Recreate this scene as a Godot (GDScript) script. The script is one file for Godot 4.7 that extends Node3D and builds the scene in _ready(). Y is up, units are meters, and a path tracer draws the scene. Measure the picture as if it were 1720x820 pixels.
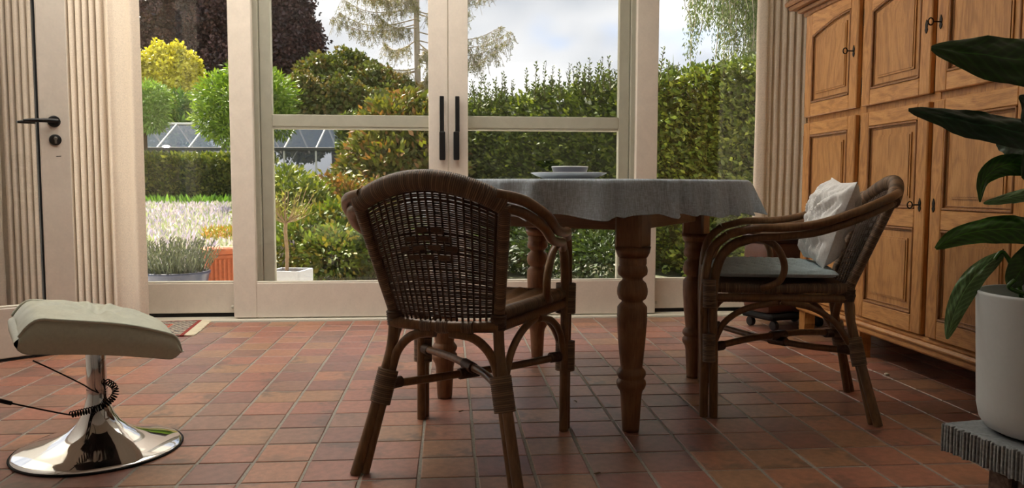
extends Node3D
# A dining corner with rattan chairs in front of glazed garden doors.

const TILE := 0.155
const CAM_H := 0.7685
const DOOR_Z := -4.58

# ---------------------------------------------------------------- mesh helper
class Mb:
	var v := PackedVector3Array()
	var n := PackedVector3Array()
	var t := PackedVector2Array()
	var i := PackedInt32Array()

	func vert(p: Vector3, nn: Vector3, uv := Vector2.ZERO) -> int:
		v.append(p); n.append(nn); t.append(uv)
		return v.size() - 1

	func tri(a: int, b: int, c: int) -> void:
		# front faces run clockwise: keep the winding in step with the normals
		var g := (v[c] - v[a]).cross(v[b] - v[a])
		if g.dot(n[a] + n[b] + n[c]) >= 0.0:
			i.append(a); i.append(b); i.append(c)
		else:
			i.append(a); i.append(c); i.append(b)

	func quad(a: int, b: int, c: int, d: int) -> void:
		tri(a, b, c); tri(a, c, d)

	func flat_quad(a: Vector3, b: Vector3, c: Vector3, d: Vector3, nn: Vector3) -> void:
		var k := vert(a, nn, Vector2(0, 0)); vert(b, nn, Vector2(1, 0)); vert(c, nn, Vector2(1, 1)); vert(d, nn, Vector2(0, 1))
		quad(k, k + 1, k + 2, k + 3)

	func flat_tri(a: Vector3, b: Vector3, c: Vector3, nn: Vector3) -> void:
		var k := vert(a, nn); vert(b, nn); vert(c, nn)
		tri(k, k + 1, k + 2)

	# a box with chamfered edges
	func box(c: Vector3, s: Vector3, bev := 0.0, b := Basis()) -> void:
		var h := s * 0.5
		bev = minf(bev, minf(h.x, minf(h.y, h.z)) * 0.9)
		var ax := [Vector3.RIGHT, Vector3.UP, Vector3.BACK]
		for k in 3:
			var k1 := (k + 1) % 3
			var k2 := (k + 2) % 3
			for sg in [-1.0, 1.0]:
				var nn: Vector3 = ax[k] * sg
				var o: Vector3 = nn * h[k]
				var e1: Vector3 = ax[k1] * (h[k1] - bev)
				var e2: Vector3 = ax[k2] * (h[k2] - bev)
				flat_quad(c + b * (o - e1 - e2), c + b * (o + e1 - e2), c + b * (o + e1 + e2), c + b * (o - e1 + e2), b * nn)
		if bev <= 0.0:
			return
		for k in 3:
			var k1 := (k + 1) % 3
			var k2 := (k + 2) % 3
			for s1 in [-1.0, 1.0]:
				for s2 in [-1.0, 1.0]:
					var e: Vector3 = ax[k] * (h[k] - bev)
					var p1: Vector3 = ax[k1] * s1 * h[k1] + ax[k2] * s2 * (h[k2] - bev)
					var p2: Vector3 = ax[k1] * s1 * (h[k1] - bev) + ax[k2] * s2 * h[k2]
					var nn: Vector3 = (ax[k1] * s1 + ax[k2] * s2).normalized()
					flat_quad(c + b * (p1 - e), c + b * (p1 + e), c + b * (p2 + e), c + b * (p2 - e), b * nn)
		for sx in [-1.0, 1.0]:
			for sy in [-1.0, 1.0]:
				for sz in [-1.0, 1.0]:
					var d := Vector3(sx, sy, sz)
					flat_tri(c + b * (d * Vector3(h.x, h.y - bev, h.z - bev)), c + b * (d * Vector3(h.x - bev, h.y, h.z - bev)), c + b * (d * Vector3(h.x - bev, h.y - bev, h.z)), b * d.normalized())

	# box between two opposite corners
	func span(a: Vector3, z: Vector3, bev := 0.0) -> void:
		box((a + z) * 0.5, (z - a).abs(), bev)

	# a tube along points; rad is one radius or one per point
	func tube(p: PackedVector3Array, rad, sides := 8, cap := true, flat := 1.0) -> void:
		var m := p.size()
		if m < 2:
			return
		var rr := PackedFloat32Array()
		for k in m:
			rr.append(rad if (rad is float or rad is int) else rad[k])
		var tan := (p[1] - p[0]).normalized()
		var up := Vector3.UP if absf(tan.y) < 0.9 else Vector3.RIGHT
		var e1 := tan.cross(up).normalized()
		var base := v.size()
		var along := 0.0
		var ends := []
		for k in m:
			var t2 := (p[mini(k + 1, m - 1)] - p[maxi(k - 1, 0)]).normalized()
			e1 = (e1 - t2 * e1.dot(t2)).normalized()
			var e2 := t2.cross(e1)
			if k > 0:
				along += p[k].distance_to(p[k - 1])
			var dr := 0.0
			if m > 2 and not (rad is float or rad is int):
				var ka := maxi(k - 1, 0)
				var kb := mini(k + 1, m - 1)
				var dd := p[kb].distance_to(p[ka])
				dr = (rr[kb] - rr[ka]) / maxf(dd, 1e-5)
			for s in sides + 1:
				var a := TAU * s / sides
				var d := e1 * cos(a) + e2 * sin(a) * flat
				var nn := (e1 * cos(a) + e2 * sin(a) / flat).normalized()
				vert(p[k] + d * rr[k], (nn - t2 * dr).normalized(), Vector2(float(s) / sides, along))
			if k == 0 or k == m - 1:
				ends.append([p[k], e1, e2, rr[k], -t2 if k == 0 else t2])
		for k in m - 1:
			for s in sides:
				var a := base + k * (sides + 1) + s
				quad(a, a + 1, a + sides + 2, a + sides + 1)
		if cap:
			for e in ends:
				var c := vert(e[0], e[4])
				for s in sides:
					var a := TAU * s / sides
					vert(e[0] + (e[1] * cos(a) + e[2] * sin(a) * flat) * e[3], e[4])
				for s in sides:
					tri(c, c + 1 + s, c + 1 + (s + 1) % sides)

	# a profile of (radius, height) turned round the y axis of x
	func lathe(pr: PackedVector2Array, seg := 20, x := Transform3D()) -> void:
		var base := v.size()
		var m := pr.size()
		var along := 0.0
		for k in m:
			var d := pr[mini(k + 1, m - 1)] - pr[maxi(k - 1, 0)]
			var nr := Vector2(d.y, -d.x).normalized()
			if k > 0:
				along += pr[k].distance_to(pr[k - 1])
			for s in seg + 1:
				var a := TAU * s / seg
				var o := Vector3(cos(a), 0, sin(a))
				vert(x * (o * pr[k].x + Vector3(0, pr[k].y, 0)), (x.basis * (o * nr.x + Vector3(0, nr.y, 0))).normalized(), Vector2(float(s) / seg, along))
		for k in m - 1:
			for s in seg:
				var a := base + k * (seg + 1) + s
				quad(a, a + 1, a + seg + 2, a + seg + 1)

	# a surface given by f(u, w), u and w in 0..1; side = 1 or -1 turns its normals
	func grid(nx: int, ny: int, f: Callable, side := 1.0, us := 1.0, vs := 1.0) -> void:
		var base := v.size()
		var p := PackedVector3Array()
		for b in ny + 1:
			for a in nx + 1:
				p.append(f.call(float(a) / nx, float(b) / ny))
		for b in ny + 1:
			for a in nx + 1:
				var du := p[b * (nx + 1) + mini(a + 1, nx)] - p[b * (nx + 1) + maxi(a - 1, 0)]
				var dv := p[mini(b + 1, ny) * (nx + 1) + a] - p[maxi(b - 1, 0) * (nx + 1) + a]
				var nn := du.cross(dv).normalized() * side
				vert(p[b * (nx + 1) + a], nn, Vector2(us * a / nx, vs * b / ny))
		for b in ny:
			for a in nx:
				var k := base + b * (nx + 1) + a
				quad(k, k + 1, k + nx + 2, k + nx + 1)

	# a flat outline (in the x, y plane of x) given thickness along z
	func slab(poly: PackedVector2Array, z0: float, z1: float, x := Transform3D(), smooth := false) -> void:
		var ids := Geometry2D.triangulate_polygon(poly)
		for side in 2:
			var z := z0 if side == 0 else z1
			var nn := x.basis * Vector3(0, 0, signf(z0 - z1) if side == 0 else signf(z1 - z0))
			var base := v.size()
			for q in poly:
				vert(x * Vector3(q.x, q.y, z), nn, q)
			for k in range(0, ids.size(), 3):
				tri(base + ids[k], base + ids[k + 1], base + ids[k + 2])
		var area := 0.0
		for k in poly.size():
			area += poly[k].cross(poly[(k + 1) % poly.size()])
		var sg := signf(area)
		var m := poly.size()
		for k in m:
			var a := poly[k]
			var b := poly[(k + 1) % m]
			var d := (b - a).normalized() * sg
			var nn := x.basis * Vector3(d.y, -d.x, 0)
			if smooth:
				var da := (b - poly[(k - 1 + m) % m]).normalized() * sg
				var db := (poly[(k + 2) % m] - a).normalized() * sg
				var k0 := vert(x * Vector3(a.x, a.y, z0), x.basis * Vector3(da.y, -da.x, 0)); vert(x * Vector3(b.x, b.y, z0), x.basis * Vector3(db.y, -db.x, 0))
				vert(x * Vector3(b.x, b.y, z1), x.basis * Vector3(db.y, -db.x, 0)); vert(x * Vector3(a.x, a.y, z1), x.basis * Vector3(da.y, -da.x, 0))
				quad(k0, k0 + 1, k0 + 2, k0 + 3)
			else:
				flat_quad(x * Vector3(a.x, a.y, z0), x * Vector3(b.x, b.y, z0), x * Vector3(b.x, b.y, z1), x * Vector3(a.x, a.y, z1), nn)

	func mesh() -> ArrayMesh:
		var arr := []
		arr.resize(Mesh.ARRAY_MAX)
		arr[Mesh.ARRAY_VERTEX] = v
		arr[Mesh.ARRAY_NORMAL] = n
		arr[Mesh.ARRAY_TEX_UV] = t
		arr[Mesh.ARRAY_INDEX] = i
		var m := ArrayMesh.new()
		m.add_surface_from_arrays(Mesh.PRIMITIVE_TRIANGLES, arr)
		return m

var taken := {}
var M := {}

func numbered(called: String) -> String:
	var k: int = taken.get(called, -1) + 1
	taken[called] = k
	return called if k == 0 else "%s_%03d" % [called, k]

func tag(o: Node, label: String, category: String, group := "") -> Node:
	o.set_meta("label", label)
	o.set_meta("category", category)
	if group != "":
		o.set_meta("group", group)
	return o

func structure(o: Node, label := "") -> Node:
	o.set_meta("kind", "structure")
	if label != "":
		o.set_meta("label", label)
	return o

func thing(called: String, at := Vector3.ZERO, turn := 0.0) -> Node3D:
	var o := Node3D.new()
	o.name = numbered(called)
	add_child(o, true)
	o.position = at
	o.rotation.y = turn
	return o

func put(called: String, m, mat: Material, parent: Node = null, at := Vector3.ZERO) -> MeshInstance3D:
	var o := MeshInstance3D.new()
	o.name = called if parent else numbered(called)
	o.mesh = m.mesh() if m is Mb else m
	o.material_override = mat
	(parent if parent else self).add_child(o, true)
	o.position = at
	return o

func part(called: String, m, mat: Material, parent: Node, label := "") -> MeshInstance3D:
	var o := put(called, m, mat, parent)
	if label != "":
		o.set_meta("label", label)
	return o

# a smooth curve through the given points
func curve(p: Array, per := 8) -> PackedVector3Array:
	var out := PackedVector3Array()
	var m := p.size()
	for k in m - 1:
		var a: Vector3 = p[maxi(k - 1, 0)]
		var b: Vector3 = p[k]
		var c: Vector3 = p[k + 1]
		var d: Vector3 = p[mini(k + 2, m - 1)]
		for s in per:
			out.append(b.cubic_interpolate(c, a, d, float(s) / per))
	out.append(p[m - 1])
	return out

func path_length(p: PackedVector3Array) -> float:
	var l := 0.0
	for k in p.size() - 1:
		l += p[k].distance_to(p[k + 1])
	return l

# the points of p, evenly spaced
func even(p: PackedVector3Array, count: int) -> PackedVector3Array:
	var c := Curve3D.new()
	for q in p:
		c.add_point(q)
	c.bake_interval = 0.005
	var l := c.get_baked_length()
	var out := PackedVector3Array()
	for k in count + 1:
		out.append(c.sample_baked(l * k / count, false))
	return out

# cane strips wound round a path: a tube whose radius ripples once for each turn
func winding(m: Mb, p: PackedVector3Array, rad: float, pitch := 0.0045, sides := 10, deep := 0.0011, flat := 1.0) -> void:
	var turns := maxi(2, int(path_length(p) / pitch))
	var q := even(p, turns * 3)
	var rr := PackedFloat32Array()
	for k in q.size():
		rr.append(rad - (deep if k % 3 == 0 else 0.0))
	m.tube(q, rr, sides, true, flat)

# ------------------------------------------------------------------ materials
func mat(c: Color, rough := 0.6, metal := 0.0) -> StandardMaterial3D:
	var m := StandardMaterial3D.new()
	m.albedo_color = c
	m.roughness = rough
	m.metallic = metal
	return m

func noise(freq: float, sd: int, octaves := 4) -> FastNoiseLite:
	var f := FastNoiseLite.new()
	f.seed = sd
	f.noise_type = FastNoiseLite.TYPE_SIMPLEX_SMOOTH
	f.frequency = freq
	f.fractal_type = FastNoiseLite.FRACTAL_FBM if octaves > 1 else FastNoiseLite.FRACTAL_NONE
	f.fractal_octaves = octaves
	return f

func texture(w: int, h: int, f: Callable) -> ImageTexture:
	var im := Image.create(w, h, false, Image.FORMAT_RGB8)
	for y in h:
		for x in w:
			im.set_pixel(x, y, f.call(x, y))
	return ImageTexture.create_from_image(im)

# noise on a torus, so that the texture repeats without a seam
func round_noise(f: FastNoiseLite, x: float, y: float, w: float, h: float, sx: float, sy: float) -> float:
	var a := TAU * x / w
	var b := TAU * y / h
	return f.get_noise_3d(cos(a) * sx + 7.0, sin(a) * sx + cos(b) * sy * 0.7, sin(b) * sy + 3.0)

func wood(dark: Color, mid: Color, light: Color, sd: int, along_x := false, rough := 0.5, scale := 1.6) -> StandardMaterial3D:
	var f1 := noise(1.0, sd, 3)
	var f2 := noise(1.0, sd + 5, 2)
	var tex := texture(256, 256, func(x, y):
		var a := float(y if along_x else x)
		var b := float(x if along_x else y)
		var wob := round_noise(f2, a, b, 256, 256, 1.2, 0.5)
		var ring := 0.5 + 0.5 * sin(TAU * (a / 256.0 * 6.0) + wob * 9.0)
		var fine := round_noise(f1, a, b, 256, 256, 26.0, 1.3)
		var pore := round_noise(f1, a + 40, b, 256, 256, 60.0, 3.0)
		var k := clampf(0.5 + (ring - 0.5) * 0.38 + fine * 0.55 + wob * 0.25, 0.0, 1.0)
		var c := dark.lerp(mid, k * 2.0) if k < 0.5 else mid.lerp(light, k * 2.0 - 1.0)
		if pore > 0.36:
			c = c.lerp(dark, 0.35)
		return c)
	var m := mat(Color.WHITE, rough)
	m.albedo_texture = tex
	m.uv1_triplanar = true
	m.uv1_scale = Vector3.ONE * scale
	return m

func tone(c: Color, k: float) -> Color:
	return Color(clampf(c.r * k, 0, 1), clampf(c.g * k, 0, 1), clampf(c.b * k, 0, 1))

# cloth: a fine weave of two threads with some slubs
func cloth(c: Color, sd: int, scale := 8.0, rough := 0.95) -> StandardMaterial3D:
	var f := noise(1.0, sd, 3)
	var tex := texture(128, 128, func(x, y):
		var k := 1.0 + 0.06 * (1.0 if (x + y) % 2 == 0 else -1.0)
		k += 0.10 * round_noise(f, x, y, 128, 128, 18.0, 2.0) + 0.10 * round_noise(f, x + 60, y, 128, 128, 2.0, 18.0)
		return tone(c, k))
	var m := mat(Color.WHITE, rough)
	m.albedo_texture = tex
	m.uv1_triplanar = true
	m.uv1_scale = Vector3.ONE * scale
	m.rim_enabled = true
	m.rim = 0.25
	return m

# plain colour broken by soft mottling
func mottled(c: Color, amount: float, sd: int, scale := 2.0, rough := 0.6, grain := 6.0) -> StandardMaterial3D:
	var f := noise(1.0, sd, 4)
	var tex := texture(128, 128, func(x, y):
		return tone(c, 1.0 + amount * (round_noise(f, x, y, 128, 128, grain * 0.3, grain * 0.3) + round_noise(f, x + 31, y + 17, 128, 128, grain * 2.0, grain * 2.0))))
	var m := mat(Color.WHITE, rough)
	m.albedo_texture = tex
	m.uv1_triplanar = true
	m.uv1_scale = Vector3.ONE * scale
	return m

# ---------------------------------------------------------------------- scene
func _ready() -> void:
	var cam := Camera3D.new()
	cam.name = "camera"
	cam.fov = rad_to_deg(2.0 * atan(410.0 / 1310.1))
	cam.basis = Basis(Vector3.UP, -0.0810391) * Basis(Vector3.RIGHT, -0.0726358) * Basis(Vector3.BACK, 0.0018129)
	cam.position = Vector3(0, CAM_H, 0)
	cam.near = 0.05
	cam.far = 400.0
	add_child(cam)
	cam.current = true

	var env := Environment.new()
	env.background_mode = Environment.BG_SKY
	env.sky = Sky.new()
	env.sky.sky_material = cloudy_sky()
	env.tonemap_mode = Environment.TONE_MAPPER_LINEAR
	env.tonemap_exposure = 1.68
	env.sdfgi_enabled = true
	env.ssao_enabled = true
	env.ssil_enabled = true
	var we := WorldEnvironment.new()
	we.name = "world"
	we.environment = env
	add_child(we)

	var sun := DirectionalLight3D.new()
	sun.name = "sun"
	sun.light_color = Color(1.0, 0.96, 0.90)
	sun.light_energy = 5.5
	sun.light_angular_distance = 0.6
	sun.shadow_enabled = true
	add_child(sun)
	sun.look_at_from_position(Vector3(-0.36, 0.76, -0.54), Vector3.ZERO)

	make_materials()
	build_room()
	build_doors()
	build_floor()
	build_curtains()
	build_cabinet()
	build_table()
	build_chairs()
	build_footstool()
	build_hearth()
	build_plant()
	build_small_things()
	build_garden()

func cloudy_sky() -> PanoramaSkyMaterial:
	var w := 1024
	var h := 512
	var f := noise(1.0, 41, 5)
	var g := noise(1.0, 77, 4)
	var im := Image.create(w, h, false, Image.FORMAT_RGBF)
	for y in h:
		var el := PI * 0.5 - PI * (y + 0.5) / h
		var up := sin(el)
		for x in w:
			var az := TAU * (x + 0.5) / w
			var d := Vector3(cos(az) * cos(el), up, sin(az) * cos(el))
			var c := Color(0.45, 0.60, 0.92).lerp(Color(0.72, 0.83, 1.0), pow(1.0 - clampf(up, 0, 1), 3.0))
			# heaps of cloud, flatter towards the horizon
			var q := Vector3(d.x, d.y * 1.9, d.z) * 2.1
			var k := f.get_noise_3dv(q) + 0.5 * g.get_noise_3dv(q * 2.7)
			var cover := smoothstep(-0.52, -0.18, k)
			var body := 0.5 + 0.5 * g.get_noise_3dv(q * 1.6 + Vector3(3, 9, 1))
			var white := Color(0.50, 0.54, 0.60).lerp(Color(1.06, 1.05, 1.03), clampf(body * 2.0 - 0.5, 0, 1))
			c = c.lerp(white, cover)
			if up < 0.0:
				c = Color(0.30, 0.33, 0.27)
			im.set_pixel(x, y, c)
	var m := PanoramaSkyMaterial.new()
	m.panorama = ImageTexture.create_from_image(im)
	m.energy_multiplier = 1.05
	return m

func make_materials() -> void:
	M.plaster = mottled(Color(0.94, 0.93, 0.90), 0.03, 3, 0.7, 0.9)
	M.ceiling = mottled(Color(0.95, 0.95, 0.93), 0.02, 4, 0.7, 0.9)
	M.paint = mottled(Color(0.87, 0.83, 0.78), 0.03, 5, 1.2, 0.42)
	M.paint_outer = mottled(Color(0.80, 0.79, 0.72), 0.04, 6, 1.2, 0.5)
	M.black = mat(Color(0.025, 0.025, 0.028), 0.42)
	M.rubber = mat(Color(0.03, 0.03, 0.03), 0.8)
	M.glass = mat(Color(0.95, 0.98, 0.97, 0.04), 0.0)
	M.glass.transparency = BaseMaterial3D.TRANSPARENCY_ALPHA
	M.thick_glass = mat(Color(0.10, 0.12, 0.12, 0.08), 0.0)
	M.thick_glass.transparency = BaseMaterial3D.TRANSPARENCY_ALPHA
	M.chrome = mat(Color(0.86, 0.86, 0.87), 0.06, 1.0)
	M.steel = mat(Color(0.55, 0.54, 0.52), 0.35, 1.0)
	M.dark_iron = mat(Color(0.16, 0.14, 0.12), 0.45, 0.7)
	M.grout = mottled(Color(0.62, 0.60, 0.56), 0.12, 8, 3.0, 0.9, 14.0)
	M.ledge = mat(Color(0.88, 0.86, 0.80), 0.5)
	M.lawn = mottled(Color(0.24, 0.25, 0.14), 0.35, 9, 0.35, 0.95, 10.0)
	M.paving = mottled(Color(0.78, 0.76, 0.72), 0.08, 10, 0.6, 0.9, 10.0)
	M.soil = mottled(Color(0.20, 0.15, 0.11), 0.3, 12, 2.0, 0.95, 12.0)

# walls are boxes around their openings: (from, to) pairs along the wall, then bottom and top
func wall_run(along_x: bool, at: float, thick: float, from: float, to: float, high: float, holes: Array) -> Mb:
	var m := Mb.new()
	var pos := from
	var piece := func(a: float, b: float, y0: float, y1: float):
		if b - a < 0.001 or y1 - y0 < 0.001:
			return
		if along_x:
			m.span(Vector3(a, y0, at), Vector3(b, y1, at + thick))
		else:
			m.span(Vector3(at, y0, a), Vector3(at + thick, y1, b))
	for o in holes:
		piece.call(pos, o[0], 0.0, high)
		piece.call(o[0], o[1], 0.0, o[2])
		piece.call(o[0], o[1], o[3], high)
		pos = o[1]
	piece.call(pos, to, 0.0, high)
	return m

func build_room() -> void:
	var high := 2.6
	structure(put("wall_back", wall_run(true, DOOR_Z - 0.22, 0.22, -2.7, 2.62, high, [[-2.2, 2.2, 0.0, 2.25]]), M.plaster), "plain wall round the wide garden glazing")
	structure(put("wall_left", wall_run(false, -2.7, 0.2, DOOR_Z, 2.4, high, [[-4.1, -3.17, 0.0, 2.2]]), M.plaster), "plain wall on the left with garden door opening")
	structure(put("wall_right", wall_run(false, 2.42, 0.2, DOOR_Z, 2.4, high, []), M.plaster), "plain wall behind the oak cabinet")
	structure(put("wall_front", wall_run(true, 2.2, 0.2, -2.7, 2.62, high, []), M.plaster), "plain wall behind the viewer")
	var m := Mb.new()
	var sx := [-2.2, 0.6]
	var sz := [-4.3, -2.5]
	m.span(Vector3(-2.7, high, DOOR_Z - 0.22), Vector3(sx[0], high + 0.2, 2.4))
	m.span(Vector3(sx[1], high, DOOR_Z - 0.22), Vector3(2.62, high + 0.2, 2.4))
	m.span(Vector3(sx[0], high, DOOR_Z - 0.22), Vector3(sx[1], high + 0.2, sz[0]))
	m.span(Vector3(sx[0], high, sz[1]), Vector3(sx[1], high + 0.2, 2.4))
	structure(put("ceiling", m, M.ceiling), "white ceiling with an opening for the added rooflight over the left half")
	# added opal rooflight, out of view, to brighten the room
	var roof := thing("added_window_3")
	structure(roof, "added opal rooflight in the ceiling for fill light")
	m = Mb.new()
	for x in sx:
		m.span(Vector3(x - 0.03, high + 0.2, sz[0]), Vector3(x + 0.03, high + 0.28, sz[1]), 0.004)
	for z in sz:
		m.span(Vector3(sx[0], high + 0.2, z - 0.03), Vector3(sx[1], high + 0.28, z + 0.03), 0.004)
	part("window_frame", m, M.paint, roof)
	m = Mb.new()
	m.grid(2, 2, func(u, w): return Vector3(lerpf(sx[0], sx[1], u), high + 0.26, lerpf(sz[0], sz[1], w)), -1.0)
	var opal := mat(Color(0.90, 0.93, 0.97), 0.6)
	opal.backlight_enabled = true
	opal.backlight = Color(1, 1, 1)
	part("pane", m, opal, roof, "milky diffusing sheet")
	m = Mb.new()
	m.span(Vector3(-2.68, high + 0.02, DOOR_Z - 1.87), Vector3(2.9, high + 0.14, DOOR_Z - 0.2))  # added overhang, out of view, that keeps direct sun off the floor
	m.span(Vector3(-4.4, high + 0.02, DOOR_Z - 1.87), Vector3(-2.68, high + 0.14, -2.9))
	structure(put("roof", m, M.ceiling), "unseen roof overhang added above the glazing to block the sun")

# one sheet of glass with real thickness
func pane(called: String, parent: Node, a: Vector3, b: Vector3) -> void:
	var m := Mb.new()
	m.span(a, b)
	part(called, m, M.thick_glass, parent)

func build_doors() -> void:
	# the sill strip on the floor
	var m := Mb.new()
	m.span(Vector3(-2.2, -0.01, DOOR_Z - 0.2), Vector3(2.2, 0.006, DOOR_Z + 0.035), 0.003)
	structure(put("trim_1", m, M.ledge), "pale sill strip under the garden doors")
	# two inner sliding leaves that meet in the middle
	for s in [-1.0, 1.0]:
		var d := thing("door_1" if s < 0 else "door_2")
		structure(d, "left leaf of the glazed sliding door with long black handle" if s < 0 else "right leaf of the glazed sliding door with long black handle")
		var z0 := DOOR_Z - 0.045
		var z1 := DOOR_Z
		m = Mb.new()
		m.span(Vector3(s * 1.238, 0.012, z0), Vector3(s * 1.108, 2.2, z1), 0.004)
		part("stile", m, M.paint, d)
		m = Mb.new()
		m.span(Vector3(s * 0.114, 0.012, z0), Vector3(s * 0.0015, 2.2, z1), 0.003)
		part("stile", m, M.paint, d)
		m = Mb.new()
		m.span(Vector3(s * 1.108, 0.012, z0), Vector3(s * 0.114, 0.213, z1), 0.003)
		part("bottom_rail", m, M.paint, d)
		m = Mb.new()
		m.span(Vector3(s * 1.108, 0.213, z0 + 0.01), Vector3(s * 0.114, 0.222, z1 - 0.004), 0.002)
		part("glazing_bead", m, M.ledge, d)
		m = Mb.new()
		m.span(Vector3(s * 1.108, 2.08, z0), Vector3(s * 0.114, 2.2, z1), 0.003)
		part("top_rail", m, M.paint, d)
		pane("pane", d, Vector3(s * 1.106, 0.218, DOOR_Z - 0.026), Vector3(s * 0.116, 2.082, DOOR_Z - 0.020))
		# pull handle: a slim bar with a thicker lower half
		var hx: float = -0.037 if s < 0 else 0.052
		m = Mb.new()
		m.span(Vector3(hx - 0.0125, 1.085, z1 + 0.028), Vector3(hx + 0.0125, 1.29, z1 + 0.046), 0.003)
		m.span(Vector3(hx - 0.009, 1.26, z1), Vector3(hx + 0.009, 1.278, z1 + 0.03), 0.002)
		var hd := part("handle", m, M.black, d, "long black pull handle")
		m = Mb.new()
		m.span(Vector3(hx - 0.019 + s * -0.004, 0.925, z1 + 0.012), Vector3(hx + 0.015 + s * -0.004, 1.088, z1 + 0.05), 0.004)
		m.span(Vector3(hx - 0.009, 0.945, z1), Vector3(hx + 0.009, 0.965, z1 + 0.03), 0.002)
		part("handle_grip", m, M.black, hd)
	# outer leaves, seen through the glass: stile with a stepped edge, and a middle rail
	for s in [-1.0, 1.0]:
		var d := thing("door_3" if s < 0 else "door_4")
		structure(d, "outer glazed leaf behind the left sliding leaf" if s < 0 else "outer glazed leaf behind the right sliding leaf")
		var zf := DOOR_Z - 0.075
		var zb := DOOR_Z - 0.125
		m = Mb.new()
		m.span(Vector3(s * 1.135, 0.02, zb), Vector3(s * 1.085, 2.2, zf + 0.018), 0.004)
		part("jamb", m, M.paint_outer, d)
		m = Mb.new()
		m.span(Vector3(s * 1.083, 0.02, zb), Vector3(s * 1.018, 2.2, zf), 0.004)
		part("stile", m, M.paint_outer, d)
		m = Mb.new()
		m.span(Vector3(s * 1.018, 1.118, zb), Vector3(s * 0.06, 1.188, zf), 0.004)
		var r := part("middle_rail", m, M.paint_outer, d)
		m = Mb.new()
		m.span(Vector3(s * 1.035, 1.104, zb + 0.01), Vector3(s * 0.06, 1.118, zf - 0.006), 0.003)
		part("glazing_bead", m, M.paint_outer, r)
		m = Mb.new()
		m.span(Vector3(s * 1.018, 0.02, zb), Vector3(s * 0.06, 0.2, zf), 0.004)
		part("bottom_rail", m, M.paint_outer, d)
		m = Mb.new()
		m.span(Vector3(s * 0.06, 0.02, zb), Vector3(0.016 if s < 0 else 0.018, 2.2, zf), 0.004)
		part("stile", m, M.paint_outer, d)
		pane("pane", d, Vector3(s * 1.02, 0.2, DOOR_Z - 0.104), Vector3(s * 0.058, 1.106, DOOR_Z - 0.100))
		pane("pane", d, Vector3(s * 1.02, 1.186, DOOR_Z - 0.104), Vector3(s * 0.058, 2.1, DOOR_Z - 0.100))
	# fixed side lights
	for s in [-1.0, 1.0]:
		var d := thing("window_1" if s < 0 else "window_2")
		structure(d, "tall side window left of the sliding doors" if s < 0 else "tall side window right of the sliding doors")
		var zf := DOOR_Z - 0.075
		m = Mb.new()
		m.span(Vector3(s * 2.2, 0.03, zf - 0.05), Vector3(s * 1.14, 0.207, zf), 0.004)
		part("bottom_rail", m, M.paint, d)
		m = Mb.new()
		m.span(Vector3(s * 2.2, 0.207, zf - 0.04), Vector3(s * 1.14, 0.216, zf - 0.004), 0.002)
		part("glazing_bead", m, M.ledge, d)
		m = Mb.new()
		m.span(Vector3(s * 2.2, 0.006, zf - 0.04), Vector3(s * 1.14, 0.03, zf - 0.012))  # black strip filling the gap below the rail
		part("gap_strip", m, M.rubber, d, "black strip in the gap under the rail")
		m = Mb.new()
		m.span(Vector3(s * 2.2, 2.1, zf - 0.05), Vector3(s * 1.14, 2.25, zf), 0.004)
		part("top_rail", m, M.paint, d)
		m = Mb.new()
		m.span(Vector3(s * 2.2, 0.2, zf - 0.05), Vector3(s * 2.1, 2.2, zf), 0.004)
		part("stile", m, M.paint, d)
		pane("pane", d, Vector3(s * 2.12, 0.212, zf - 0.028), Vector3(s * 1.142, 2.11, zf - 0.022))
		m = Mb.new()
		m.lathe(PackedVector2Array([Vector2(0.0, 0.022), Vector2(0.008, 0.02), Vector2(0.010, 0.012), Vector2(0.006, 0.0)]), 10, Transform3D(Basis(Vector3.RIGHT, PI / 2), Vector3(s * 1.262, 0.068, zf)))
		part("stop_knob", m, M.ledge, d)
	# header over all
	m = Mb.new()
	m.span(Vector3(-2.2, 2.2, DOOR_Z - 0.16), Vector3(2.2, 2.25, DOOR_Z + 0.01))
	structure(put("trim_2", m, M.paint), "painted head rail above the garden doors")
	# the hinged glass door that stands open on the left
	var turn := atan2(0.636, 0.772)
	var g := thing("door_5", Vector3(-2.46, 0, -3.157), turn)
	structure(g, "hinged glass door standing ajar with black lever handle")
	var wd := 0.94
	m = Mb.new()
	m.span(Vector3(wd - 0.122, 0.012, -0.022), Vector3(wd, 2.12, 0.022), 0.004)
	var st := part("stile", m, M.paint, g)
	m = Mb.new()
	m.span(Vector3(0.0, 0.012, -0.022), Vector3(0.12, 2.12, 0.022), 0.004)
	part("stile", m, M.paint, g)
	m = Mb.new()
	m.span(Vector3(0.12, 0.012, -0.022), Vector3(wd - 0.122, 0.235, 0.022), 0.004)
	part("bottom_rail", m, M.paint, g)
	m = Mb.new()
	m.span(Vector3(0.12, 0.235, -0.016), Vector3(wd - 0.122, 0.243, 0.018), 0.002)
	part("glazing_bead", m, M.ledge, g)
	m = Mb.new()
	m.span(Vector3(0.12, 2.0, -0.022), Vector3(wd - 0.122, 2.12, 0.022), 0.004)
	part("top_rail", m, M.paint, g)
	m = Mb.new()
	m.span(Vector3(wd - 0.130, 0.24, -0.012), Vector3(wd - 0.122, 2.0, 0.016))  # dark strips in place of the shaded gaps by glass and floor
	m.span(Vector3(0.0, 0.002, -0.016), Vector3(wd, 0.012, 0.020))
	part("gap_strip", m, M.rubber, g, "black strips standing for shadow gaps")
	pane("pane", g, Vector3(0.118, 0.236, -0.003), Vector3(wd - 0.12, 2.002, 0.003))
	var hx := wd - 0.064
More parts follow.
